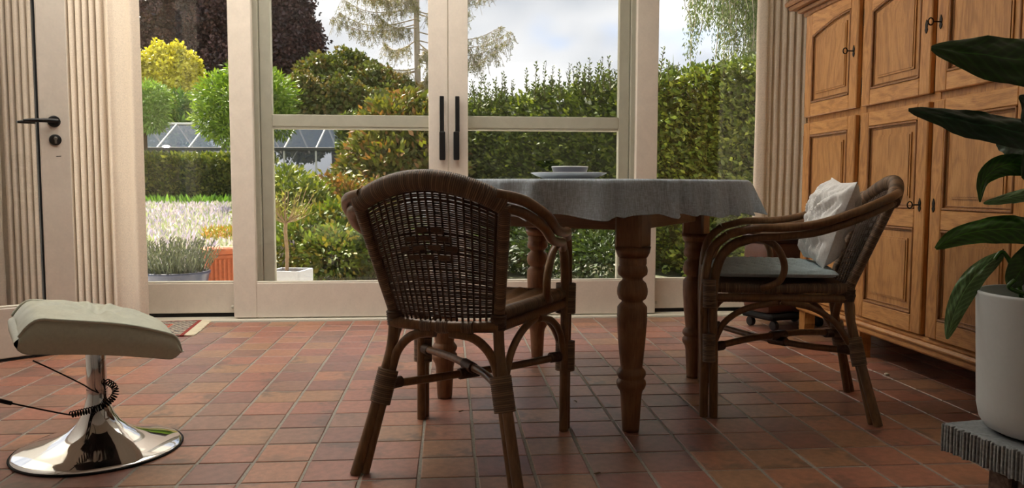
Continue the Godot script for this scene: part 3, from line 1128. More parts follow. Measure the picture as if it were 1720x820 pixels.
func rattan_parts(o: Node3D, cane: Material, wrap: Material, strip: Material) -> void:
	var m: Mb
	var back := func(u: float, h: float) -> Vector3:
		var top := 0.728 + 0.060 * (1.0 - u * u)
		return Vector3(u * lerpf(0.146, 0.196, h), lerpf(0.418, top, h), lerpf(0.172, 0.292, h) + 0.045 * (1.0 - u * u))
	# back: side posts, thick top roll, woven field
	for s in [-1.0, 1.0]:
		m = Mb.new()
		var pp := []
		for k in 9:
			pp.append(back.call(s, k / 8.0))
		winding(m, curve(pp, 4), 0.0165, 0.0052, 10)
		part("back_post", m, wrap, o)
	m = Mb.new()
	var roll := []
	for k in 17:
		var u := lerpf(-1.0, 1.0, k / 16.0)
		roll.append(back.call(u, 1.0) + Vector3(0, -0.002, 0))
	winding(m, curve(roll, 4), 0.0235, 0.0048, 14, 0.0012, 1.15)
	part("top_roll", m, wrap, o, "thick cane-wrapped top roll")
	m = Mb.new()
	var stakes := 19
	for k in stakes:
		var u := lerpf(-0.90, 0.90, k / float(stakes - 1))
		var pts := PackedVector3Array()
		for q in 10:
			pts.append(back.call(u, q / 9.0 * 0.98))
		m.tube(pts, 0.0036, 5, false)
	var rows := 62
	var rng := RandomNumberGenerator.new()
	rng.seed = 4
	for r in rows:
		var h := lerpf(0.03, 0.95, r / float(rows - 1))
		var pts := PackedVector3Array()
		var cells := stakes * 2
		var jit := rng.randf_range(-0.0012, 0.0012)
		for q in cells + 1:
			var u := lerpf(-0.95, 0.95, q / float(cells))
			var ph := PI * (q / 2.0 - 0.5 + r)
			var pt: Vector3 = back.call(u, h)
			pt.z += 0.0040 * sin(ph) if q % 2 == 1 else 0.0
			pt.y += jit + rng.randf_range(-0.0005, 0.0005)
			pts.append(pt)
		m.tube(pts, 0.0025, 4, false)
	part("woven_back", m, strip, o, "woven cane back panel with small gaps")
	# broad flat splints plaited into the middle of the back
	m = Mb.new()
	var lay := [[-0.10, 0.66, 0.16], [0.12, 0.66, 0.16], [-0.30, 0.60, 0.17], [-0.06, 0.60, 0.18], [0.20, 0.60, 0.17], [-0.42, 0.535, 0.15], [-0.19, 0.535, 0.18], [0.06, 0.535, 0.19], [0.31, 0.535, 0.17], [-0.28, 0.47, 0.16], [-0.05, 0.47, 0.17], [0.19, 0.47, 0.17]]
	for e in lay:
		for side in [1.0, -1.0]:
			var c: Vector3 = back.call(e[0], e[1])
			var c2: Vector3 = back.call(e[0] + 0.02, e[1])
			var dx := (c2 - c).normalized()
			var dy: Vector3 = (back.call(e[0], e[1] + 0.02) - c).normalized()
			m.box(c + Vector3(0, 0, 0.0068 * side), Vector3(e[2] * 0.19, 0.0135, 0.0022), 0.0008, Basis(dx, dy, dx.cross(dy)).orthonormalized())
	part("plaited_motif", m, strip, o, "broad flat splints plaited as a motif")
	# seat: ribbed weave between wrapped side rolls
	m = Mb.new()
	var seat := func(u: float, w: float) -> Vector3:
		var x := u * 2.0 - 1.0
		var wide := lerpf(0.232, 0.150, w)
		var sag := 0.012 * (1.0 - x * x) * (1.0 - pow(w * 2 - 1, 2))
		var rib := 0.0035 * sin(u * PI * 15.0)
		return Vector3(x * wide, 0.447 - sag + rib, lerpf(-0.268, 0.165, w))
	m.grid(90, 40, seat, -1.0)
	m.grid(90, 2, func(u, w):
		var e: Vector3 = seat.call(u, 0.0)
		return e + Vector3(0, -0.045 * w, -0.010 * sin(w * PI * 0.5)), 1.0)
	part("seat", m, mottled(Color(0.50, 0.38, 0.27), 0.25, 77, 8.0, 0.55, 12.0), o)
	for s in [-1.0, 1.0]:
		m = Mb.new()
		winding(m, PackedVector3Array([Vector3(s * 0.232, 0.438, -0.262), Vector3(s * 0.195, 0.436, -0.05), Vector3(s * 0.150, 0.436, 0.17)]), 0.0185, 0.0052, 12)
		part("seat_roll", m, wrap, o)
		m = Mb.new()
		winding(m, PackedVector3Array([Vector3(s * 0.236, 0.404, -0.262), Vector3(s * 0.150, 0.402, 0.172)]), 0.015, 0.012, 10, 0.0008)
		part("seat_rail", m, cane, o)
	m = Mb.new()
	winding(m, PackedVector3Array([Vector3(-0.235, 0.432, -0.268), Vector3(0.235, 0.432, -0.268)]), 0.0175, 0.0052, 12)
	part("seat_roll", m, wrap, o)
	m = Mb.new()
	m.tube(PackedVector3Array([Vector3(-0.150, 0.403, 0.184), Vector3(0, 0.400, 0.205), Vector3(0.150, 0.403, 0.184)]), 0.016, 10)
	var rail := part("seat_rail", m, cane, o)
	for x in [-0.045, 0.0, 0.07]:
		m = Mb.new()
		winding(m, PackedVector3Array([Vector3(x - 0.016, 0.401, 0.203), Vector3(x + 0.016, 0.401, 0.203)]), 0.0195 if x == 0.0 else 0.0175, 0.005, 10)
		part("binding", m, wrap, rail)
	for s in [-1.0, 1.0]:
		# two canes run from the back over the arm into the front leg
		var a := mirrored([Vector3(0.178, 0.752, 0.312), Vector3(0.238, 0.736, 0.272), Vector3(0.276, 0.695, 0.175), Vector3(0.277, 0.655, 0.06), Vector3(0.277, 0.641, -0.04), Vector3(0.270, 0.638, -0.13), Vector3(0.254, 0.615, -0.215), Vector3(0.246, 0.555, -0.270), Vector3(0.242, 0.42, -0.287), Vector3(0.240, 0.2, -0.283), Vector3(0.240, 0.0, -0.281)], s)
		var b := mirrored([Vector3(0.178, 0.722, 0.300), Vector3(0.230, 0.707, 0.260), Vector3(0.264, 0.667, 0.168), Vector3(0.264, 0.628, 0.06), Vector3(0.263, 0.613, -0.04), Vector3(0.257, 0.607, -0.12), Vector3(0.246, 0.583, -0.19), Vector3(0.243, 0.535, -0.236), Vector3(0.241, 0.42, -0.257), Vector3(0.240, 0.2, -0.252), Vector3(0.240, 0.0, -0.249)], s)
		m = Mb.new()
		m.tube(curve(a.slice(0, 7), 6), 0.0138, 12)
		part("arm", m, cane, o)
		m = Mb.new()
		m.tube(curve(b.slice(0, 7), 6), 0.0132, 12)
		part("arm", m, cane, o)
		m = Mb.new()
		m.tube(curve(a.slice(6), 6), 0.0145, 12)
		m.tube(curve(b.slice(6), 6), 0.0142, 12)
		var leg := part("front_leg", m, cane, o)
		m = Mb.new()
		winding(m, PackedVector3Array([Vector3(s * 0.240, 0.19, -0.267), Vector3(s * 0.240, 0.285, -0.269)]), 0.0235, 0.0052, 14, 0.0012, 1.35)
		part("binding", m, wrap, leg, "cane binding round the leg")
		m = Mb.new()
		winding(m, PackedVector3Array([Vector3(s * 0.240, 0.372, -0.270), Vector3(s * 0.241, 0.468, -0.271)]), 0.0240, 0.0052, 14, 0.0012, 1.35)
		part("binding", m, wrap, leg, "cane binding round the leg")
		# ring of bent cane under the arm
		m = Mb.new()
		m.tube(curve(mirrored([Vector3(0.238, 0.445, -0.258), Vector3(0.243, 0.505, -0.252), Vector3(0.246, 0.560, -0.228), Vector3(0.247, 0.597, -0.178), Vector3(0.246, 0.602, -0.115), Vector3(0.240, 0.577, -0.062), Vector3(0.232, 0.514, -0.034), Vector3(0.228, 0.462, -0.050), Vector3(0.224, 0.436, -0.105)], s), 5), 0.0115, 10)
		part("arm_loop", m, cane, o)
		# rear leg, splayed back, doubled below the binding
		m = Mb.new()
		m.tube(curve(mirrored([Vector3(0.147, 0.43, 0.178), Vector3(0.152, 0.34, 0.186), Vector3(0.170, 0.25, 0.205), Vector3(0.198, 0.12, 0.237), Vector3(0.226, 0.0, 0.268)], s), 6), 0.0150, 12)
		m.tube(curve(mirrored([Vector3(0.020, 0.383, 0.203), Vector3(0.085, 0.372, 0.200), Vector3(0.130, 0.330, 0.195), Vector3(0.152, 0.265, 0.196), Vector3(0.176, 0.15, 0.222), Vector3(0.206, 0.0, 0.252)], s), 6), 0.0125, 12)
		leg = part("rear_leg", m, cane, o)
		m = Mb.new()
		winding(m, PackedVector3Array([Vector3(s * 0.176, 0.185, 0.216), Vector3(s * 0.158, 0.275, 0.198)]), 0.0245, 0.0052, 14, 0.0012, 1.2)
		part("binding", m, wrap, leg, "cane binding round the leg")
		m = Mb.new()
		winding(m, PackedVector3Array([Vector3(s * 0.146, 0.395, 0.176), Vector3(s * 0.148, 0.435, 0.180)]), 0.022, 0.0065, 12, 0.002)
		part("binding", m, strip, leg)
		# bent braces below the seat
		m = Mb.new()
		m.tube(curve(mirrored([Vector3(0.196, 0.392, -0.04), Vector3(0.182, 0.372, 0.06), Vector3(0.170, 0.325, 0.135), Vector3(0.166, 0.255, 0.184)], s), 6), 0.0105, 10)
		part("brace", m, cane, o)
		m = Mb.new()
		m.tube(curve(mirrored([Vector3(0.205, 0.390, -0.05), Vector3(0.220, 0.368, -0.15), Vector3(0.232, 0.320, -0.220), Vector3(0.237, 0.250, -0.252)], s), 6), 0.0105, 10)
		part("brace", m, cane, o)
		m = Mb.new()
		m.tube(curve(mirrored([Vector3(0.01, 0.398, -0.262), Vector3(0.12, 0.385, -0.266), Vector3(0.195, 0.335, -0.266), Vector3(0.228, 0.262, -0.262)], s), 6), 0.0105, 10)
		part("brace", m, cane, o)
	# crossed stretchers, tied in the middle
	for s in [-1.0, 1.0]:
		m = Mb.new()
		var lift: float = 0.010 * s
		m.tube(curve([Vector3(s * 0.168, 0.232, 0.200), Vector3(s * 0.08, 0.234 + lift, 0.07), Vector3(0, 0.234 + lift, -0.025), Vector3(-s * 0.1, 0.236 + lift, -0.125), Vector3(-s * 0.232, 0.238, -0.250)], 5), 0.0115, 10)
		var st := part("stretcher", m, cane, o)
		m = Mb.new()
		winding(m, PackedVector3Array([Vector3(s * 0.165, 0.232, 0.196), Vector3(s * 0.138, 0.233, 0.157)]), 0.0165, 0.005, 10)
		part("binding", m, strip, st)
		m = Mb.new()
		winding(m, PackedVector3Array([Vector3(-s * 0.228, 0.238, -0.247), Vector3(-s * 0.200, 0.237, -0.222)]), 0.0165, 0.005, 10)
		part("binding", m, strip, st)
		m = Mb.new()
		winding(m, PackedVector3Array([Vector3(s * 0.022, 0.234 + lift, 0.003), Vector3(-s * 0.022, 0.234 + lift, -0.050)]), 0.0165, 0.005, 10)
		part("binding", m, strip, st)

# ------------------------------------------------------------------ footstool
func build_footstool() -> void:
	var leather := mottled(Color(0.74, 0.75, 0.68), 0.05, 91, 3.0, 0.46, 12.0)
	var at := Vector3(-1.025, 0, -2.33)
	var o := thing("footstool", at, deg_to_rad(30))
	tag(o, "cream leather footstool on a round chrome foot", "footstool")
	var m := Mb.new()
	m.lathe(PackedVector2Array([Vector2(0.0, 0.0), Vector2(0.222, 0.0), Vector2(0.225, 0.003), Vector2(0.223, 0.007), Vector2(0.215, 0.014), Vector2(0.18, 0.023), Vector2(0.14, 0.034), Vector2(0.105, 0.047), Vector2(0.078, 0.063), Vector2(0.058, 0.083), Vector2(0.044, 0.107), Vector2(0.034, 0.135), Vector2(0.029, 0.16), Vector2(0.028, 0.18)]), 72)
	part("foot", m, M.chrome, o, "polished chrome trumpet foot")
	m = Mb.new()
	m.lathe(PackedVector2Array([Vector2(0.027, 0.17), Vector2(0.027, 0.33), Vector2(0.0, 0.33)]), 32)
	part("post", m, M.chrome, o)
	m = Mb.new()
	m.lathe(PackedVector2Array([Vector2(0.226, 0.0), Vector2(0.229, 0.004), Vector2(0.226, 0.0075), Vector2(0.222, 0.006)]), 72)
	part("foot_edge", m, M.rubber, o, "black rubber edge of the foot")
	# the pad slopes down to its right end; front and back edges carry a welt
	var tilt := Transform3D(Basis(Vector3.BACK, -0.16), Vector3(0, 0.352, 0))
	var hl := 0.20
	var hd := 0.205
	var crown := func(x: float) -> float:
		return 0.050 - 0.026 * pow(maxf(0.0, x + 0.1), 2.0) - 0.050 * pow(maxf(0.0, -x - 0.74) / 0.26, 2.4) - 0.034 * pow(maxf(0.0, x - 0.84) / 0.16, 2.4)
	var under := func(x: float) -> float:
		return -0.040 + 0.004 * cos(x * 2.4) + 0.022 * pow(maxf(0.0, x - 0.86) / 0.14, 2.0) + 0.012 * pow(maxf(0.0, -x - 0.86) / 0.14, 2.0)
	var fold := noise(1.0, 95, 2)
	var top := func(u: float, w: float) -> Vector3:
		var x := u * 2 - 1
		var z := w * 2 - 1
		var tuft := -0.030 * exp(-(x * x * 9.0 + z * z * 12.0)) - 0.008 * exp(-z * z * 300.0) * (1.0 - x * x) - 0.006 * exp(-x * x * 220.0) * (1.0 - z * z)
		var pleat := 0.011 * sin(atan2(z, x) * 10.0) * exp(-(x * x + z * z) * 2.6) * smoothstep(0.02, 0.2, x * x + z * z)
		var dome := 0.024 * (1.0 - z * z) * (1.0 - 0.6 * x * x)
		var bx: float = x * hl * (1.0 - 0.03 * z * z)
		return tilt * Vector3(bx, crown.call(x) + dome + tuft + pleat + 0.002 * fold.get_noise_2d(x * 3, z * 3), z * hd * (1.0 - 0.015 * x * x))
	m = Mb.new()
	m.grid(72, 60, top, -1.0)
	var side := func(z: float, out: float) -> Callable:
		return func(u: float, w: float) -> Vector3:
			var x := u * 2 - 1
			var bulge: float = sin(w * PI) * 0.010 * out
			var yt: float = crown.call(x)
			return tilt * Vector3(x * hl * 0.985, lerpf(yt, under.call(x), w), z * (1.0 - 0.015 * x * x) + bulge)
	m.grid(60, 8, side.call(hd, 1.0), -1.0)
	m.grid(60, 8, side.call(-hd, -1.0), 1.0)
	m.grid(60, 2, func(u, w):
		var x: float = u * 2 - 1
		return tilt * Vector3(x * hl * 0.985, under.call(x), (w * 2 - 1) * hd), 1.0)
	for s in [-1.0, 1.0]:
		m.grid(2, 8, func(u, w):
			var z: float = u * 2 - 1
			return tilt * Vector3(s * (hl * (1.0 - 0.03 * z * z) + 0.012 * sin(w * PI)), lerpf(crown.call(s) + 0.02 * (1 - z * z), under.call(s), w), z * hd * 0.985), -s)
	var cushion := part("cushion", m, leather, o, "cream leather pad with a tufted middle")
	m = Mb.new()
	for s in [-1.0, 1.0]:
		var welt := PackedVector3Array()
		for k in 41:
			var x := k / 20.0 - 1.0
			welt.append(tilt * Vector3(x * hl * 0.985, crown.call(x) + 0.001, s * hd * (1.0 - 0.015 * x * x)))
		welt.append(tilt * Vector3(hl * 0.975, under.call(1.0), s * hd * 0.985))
		m.tube(welt, 0.0048, 7, true)
	part("welt", m, leather, cushion)
	m = Mb.new()
	m.box(tilt * Vector3(0, -0.034, 0), Vector3(0.20, 0.012, 0.20), 0.002, tilt.basis)
	part("mount", m, M.rubber, o)
	# coiled cable hanging from the pad and hooked round the post
	m = Mb.new()
	m.tube(curve([Vector3(-0.165, 0.318, 0.185), Vector3(-0.12, 0.285, 0.17), Vector3(-0.05, 0.225, 0.11), Vector3(-0.02, 0.190, 0.045), Vector3(0.0, 0.175, 0.034)], 8), 0.0022, 6)
	m.tube(coil([Vector3(0.020, 0.205, 0.028), Vector3(0.042, 0.185, 0.020), Vector3(0.042, 0.160, 0.026), Vector3(0.015, 0.140, 0.042), Vector3(-0.02, 0.132, 0.048), Vector3(-0.075, 0.131, 0.065)], 0.0085, 26), 0.0018, 5)
	m.tube(curve([Vector3(-0.075, 0.131, 0.068), Vector3(-0.10, 0.145, 0.09), Vector3(-0.16, 0.178, 0.13), Vector3(-0.23, 0.215, 0.165), Vector3(-0.36, 0.275, 0.19)], 8), 0.0024, 6)
	m.tube(PackedVector3Array([Vector3(-0.215, 0.207, 0.158), Vector3(-0.262, 0.231, 0.172)]), 0.0055, 8)
	part("coiled_cable", m, M.rubber, o, "thin black coiled cable")

func coil(p: Array, rad: float, turns: int) -> PackedVector3Array:
	var line := even(curve(p, 8), turns * 10)
	var out := PackedVector3Array()
	for k in line.size():
		var d := (line[mini(k + 1, line.size() - 1)] - line[maxi(k - 1, 0)]).normalized()
		var e := d.cross(Vector3.UP).normalized()
		var g := d.cross(e)
		var a := TAU * k / 10.0
		out.append(line[k] + (e * cos(a) + g * sin(a)) * rad)
	return out

# --------------------------------------------------------------------- hearth
func build_hearth() -> void:
	# low stone ledge in the near right corner
	var dir := Vector3(0.172, 0, 0.985)           # along the ribbed edge, towards the viewer
	var side := Vector3(0.985, 0, -0.172)         # away from it
	var corner := Vector3(0.983, 0.30, -1.461)
	var b := Basis(side, Vector3.UP, dir)
	var o := thing("hearth", Vector3(corner.x, 0, corner.z))
	o.basis = b
	tag(o, "low stone hearth with ribbed slab edge in the near right corner", "hearth")
	var stone := mottled(Color(0.50, 0.52, 0.53), 0.16, 111, 2.5, 0.8, 16.0)
	var ribbed := mottled(Color(0.55, 0.56, 0.56), 0.30, 113, 3.0, 0.9, 20.0)
	var m := Mb.new()
	m.span(Vector3(0.004, 0.242, 0.004), Vector3(1.12, 0.30, 1.6), 0.004)
	var sl := part("slab", m, stone, o, "blue grey stone slab")
	# chiselled ribs along both visible edges
	m = Mb.new()
	var rng := RandomNumberGenerator.new()
	rng.seed = 77
	for k in 130:
		var z := 0.004 + k * 0.0078
		m.box(Vector3(0.003, 0.271 + rng.randf_range(-0.002, 0.002), z), Vector3(0.009 + rng.randf_range(-0.002, 0.003), 0.054 + rng.randf_range(-0.004, 0.002), 0.0046 + rng.randf_range(-0.0008, 0.001)), 0.0012)
	for k in 60:
		m.box(Vector3(0.006 + k * 0.0078, 0.271, 0.002), Vector3(0.0048, 0.053, 0.007 + rng.randf_range(-0.002, 0.002)), 0.0012)
	part("chiselled_edge", m, ribbed, sl, "chiselled ribs along the slab edge")
	# rough bricks below, set back
	var tones := [mottled(Color(0.36, 0.33, 0.31), 0.3, 115, 3.0, 0.95, 14.0), mottled(Color(0.42, 0.37, 0.34), 0.3, 116, 3.0, 0.95, 14.0), mottled(Color(0.33, 0.29, 0.27), 0.3, 117, 3.0, 0.95, 14.0)]
	m = Mb.new()
	m.span(Vector3(0.07, 0.0, 0.09), Vector3(1.12, 0.242, 1.6))
	part("mortar", m, mottled(Color(0.74, 0.72, 0.68), 0.1, 118, 3.0, 0.95, 14.0), o, "pale mortar")
	for row in 4:
		var y := 0.002 + row * 0.060
		var z := 0.075 - (0.06 if row % 2 == 1 else 0.0)
		while z < 1.2:
			var l := 0.11 + rng.randf() * 0.02
			var za := maxf(z, 0.075)
			m = Mb.new()
			rough_block(m, Vector3(0.082, y + 0.0255, (za + z + l) * 0.5), Vector3(0.085, 0.050, z + l - za), rng)
			part("brick", m, tones[rng.randi() % 3], o)
			z += l + 0.012
		var x := 0.15
		while x < 1.1:
			m = Mb.new()
			rough_block(m, Vector3(x + 0.06, y + 0.0255, 0.108), Vector3(0.115, 0.050, 0.062), rng)
			part("brick", m, tones[rng.randi() % 3], o)
			x += 0.13

# a stone block with uneven faces
func rough_block(m: Mb, c: Vector3, s: Vector3, rng: RandomNumberGenerator) -> void:
	var k0 := m.v.size()
	m.box(c, s, 0.006)
	var sh := {}
	for k in range(k0, m.v.size()):
		var key := (m.v[k] * 2000.0).round()
		if not sh.has(key):
			sh[key] = Vector3(rng.randf_range(-1, 1), rng.randf_range(-1, 1), rng.randf_range(-1, 1)) * 0.003
		m.v[k] += sh[key]

# ---------------------------------------------------------------------- plant
# a long leaf along a line of midrib points; edges droop and ripple
func leaf(m: Mb, mid: Array, wide: float, nrm: Vector3, fold := 0.25, sd := 0) -> void:
	var line := even(curve(mid, 8), 28)
	var f := noise(1.0, sd, 2)
	var shape := func(u: float, w: float) -> Vector3:
		var k := int(round(w * 28))
		var d := (line[mini(k + 1, 28)] - line[maxi(k - 1, 0)]).normalized()
		var n2 := (nrm - d * nrm.dot(d)).normalized()
		var across := d.cross(n2)
		var x := u * 2 - 1
		var half := wide * pow(sin(PI * clampf(pow(w, 0.85) * 0.985 + 0.008, 0, 1)), 0.62)
		var ripple := 0.05 * half * sin(w * 17.0 + x * 1.5 + sd) * absf(x) + f.get_noise_2d(x * 1.2, w * 5.0) * half * 0.15
		var ribs := 0.012 * half * sin(w * 120.0 + absf(x) * 16.0)
		return line[k] + across * (x * half) - n2 * (absf(x) * half * fold) + n2 * (ripple + ribs - 0.10 * half * exp(-x * x * 60.0))
	m.grid(14, 28, shape, 1.0)

func build_plant() -> void:
	var at := Vector3(1.142, 0.3005, -1.365)
	var pot := thing("plant_pot", at)
	var glaze := mottled(Color(0.72, 0.74, 0.74), 0.02, 121, 2.0, 0.45)
	var m := Mb.new()
	m.lathe(PackedVector2Array([Vector2(0.0, 0.004), Vector2(0.100, 0.004), Vector2(0.113, 0.010), Vector2(0.122, 0.024), Vector2(0.127, 0.05), Vector2(0.136, 0.266), Vector2(0.136, 0.270), Vector2(0.133, 0.272), Vector2(0.130, 0.270), Vector2(0.128, 0.235), Vector2(0.0, 0.230)]), 64)
	part("body", m, glaze, pot)
	m = Mb.new()
	m.lathe(PackedVector2Array([Vector2(0.0, 0.0), Vector2(0.096, 0.0), Vector2(0.098, 0.005), Vector2(0.0, 0.006)]), 40)
	part("foot_ring", m, M.rubber, pot)
	m = Mb.new()
	m.lathe(PackedVector2Array([Vector2(0.0, 0.246), Vector2(0.08, 0.244), Vector2(0.129, 0.238)]), 32)
	part("soil", m, M.soil, pot)
	tag(pot, "smooth white plant pot standing on the stone hearth", "plant pot")
	var o := thing("potted_plant", at + Vector3(0, 0.25, 0))
	tag(o, "leafy houseplant with long dark green leaves in the white pot", "houseplant")
	var f := noise(1.0, 131, 3)
	var greens: Array[StandardMaterial3D] = []
	for c in [Color(0.14, 0.25, 0.09), Color(0.13, 0.22, 0.15), Color(0.19, 0.33, 0.10), Color(0.32, 0.43, 0.27)]:
		var base: Color = c
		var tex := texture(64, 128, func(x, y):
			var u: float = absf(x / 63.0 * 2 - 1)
			var vein_glint := pow(absf(sin((y / 127.0) * 42.0 + u * 7.0)), 10.0)  # leaf veins, lightened to stand for streaks of reflected light
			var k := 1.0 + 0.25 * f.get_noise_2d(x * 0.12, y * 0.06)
			var q := tone(base, k).lerp(tone(base, 1.8), 0.4 * vein_glint)
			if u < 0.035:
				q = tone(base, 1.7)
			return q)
		var g := mat(Color.WHITE, 0.28)
		g.albedo_texture = tex
		g.backlight_enabled = true
		g.backlight = Color(0.16, 0.22, 0.07)
		greens.append(g)
	# midrib points relative to the pot's soil, half width, facing, colour
	var L := [
		[[Vector3(-0.01, 0.0, 0.02), Vector3(0.03, 0.385, 0.04), Vector3(-0.02, 0.425, 0.05), Vector3(-0.10, 0.442, 0.05), Vector3(-0.18, 0.455, 0.03), Vector3(-0.272, 0.471, 0.0)], 0.055, Vector3(0.0, 0.40, 0.92), 0],
		[[Vector3(0.01, 0.0, 0.0), Vector3(0.02, 0.295, 0.02), Vector3(-0.05, 0.312, 0.02), Vector3(-0.13, 0.327, 0.01), Vector3(-0.21, 0.345, -0.01), Vector3(-0.292, 0.363, -0.03)], 0.038, Vector3(0.0, 0.55, 0.84), 1],
		[[Vector3(0.0, 0.0, 0.02), Vector3(-0.02, 0.20, 0.0), Vector3(-0.06, 0.254, 0.0), Vector3(-0.115, 0.262, 0.0), Vector3(-0.153, 0.238, -0.005), Vector3(-0.162, 0.192, -0.005)], 0.022, Vector3(0.3, 0.35, 0.9), 2],
		[[Vector3(0.02, 0.0, 0.03), Vector3(0.02, 0.19, 0.03), Vector3(-0.03, 0.212, 0.03), Vector3(-0.09, 0.208, 0.02), Vector3(-0.166, 0.190, 0.01)], 0.020, Vector3(0.1, 0.80, 0.6), 3],
		[[Vector3(-0.01, 0.0, 0.0), Vector3(0.01, 0.11, 0.02), Vector3(-0.05, 0.138, 0.02), Vector3(-0.12, 0.145, 0.01), Vector3(-0.19, 0.132, -0.01), Vector3(-0.235, 0.105, -0.02)], 0.030, Vector3(-0.1, 0.55, 0.83), 2],
		[[Vector3(-0.05, 0.0, -0.03), Vector3(-0.085, 0.095, -0.04), Vector3(-0.125, 0.05, -0.06), Vector3(-0.160, -0.01, -0.06), Vector3(-0.178, -0.075, -0.06)], 0.020, Vector3(-0.5, 0.4, 0.75), 3],
		[[Vector3(-0.04, 0.0, 0.03), Vector3(-0.115, 0.035, 0.02), Vector3(-0.09, 0.085, 0.03), Vector3(-0.05, 0.13, 0.03)], 0.024, Vector3(-0.3, 0.3, 0.9), 0],
		[[Vector3(0.0, 0.0, 0.0), Vector3(-0.03, 0.27, 0.0), Vector3(-0.075, 0.365, 0.0), Vector3(-0.10, 0.385, 0.0)], 0.030, Vector3(0.1, 0.3, 0.95), 1],
		[[Vector3(0.03, 0.0, 0.0), Vector3(0.03, 0.2, 0.0), Vector3(-0.03, 0.30, 0.01), Vector3(-0.10, 0.235, 0.02)], 0.035, Vector3(0.1, 0.3, 0.95), 0],
		[[Vector3(0.03, 0.0, 0.0), Vector3(0.06, 0.25, -0.02), Vector3(0.13, 0.36, -0.05), Vector3(0.22, 0.38, -0.06), Vector3(0.30, 0.34, -0.05)], 0.050, Vector3(0.1, 0.9, 0.4), 0],
		[[Vector3(0.03, 0.0, 0.03), Vector3(0.08, 0.18, 0.08), Vector3(0.15, 0.24, 0.12), Vector3(0.24, 0.22, 0.15), Vector3(0.30, 0.16, 0.16)], 0.045, Vector3(0.1, 0.9, 0.4), 2],
		[[Vector3(0.0, 0.0, -0.03), Vector3(0.02, 0.25, -0.09), Vector3(0.03, 0.33, -0.17), Vector3(0.03, 0.33, -0.25)], 0.045, Vector3(0.0, 0.9, -0.4), 1],
	]
	for k in L.size():
		var e: Array = L[k]
		var pts: Array = e[0]
		m = Mb.new()
		leaf(m, pts.slice(1), e[1], (e[2] as Vector3).normalized(), 0.22, k)
		var lf := part("leaf", m, greens[e[3]], o)
		m = Mb.new()
		m.tube(curve([pts[0], (pts[0] as Vector3).lerp(pts[1], 0.5) + Vector3(0.006, 0, 0.004), pts[1], (pts[1] as Vector3).lerp(pts[2], 0.3)], 6), 0.0042, 7)
		part("stalk", m, greens[2], lf)

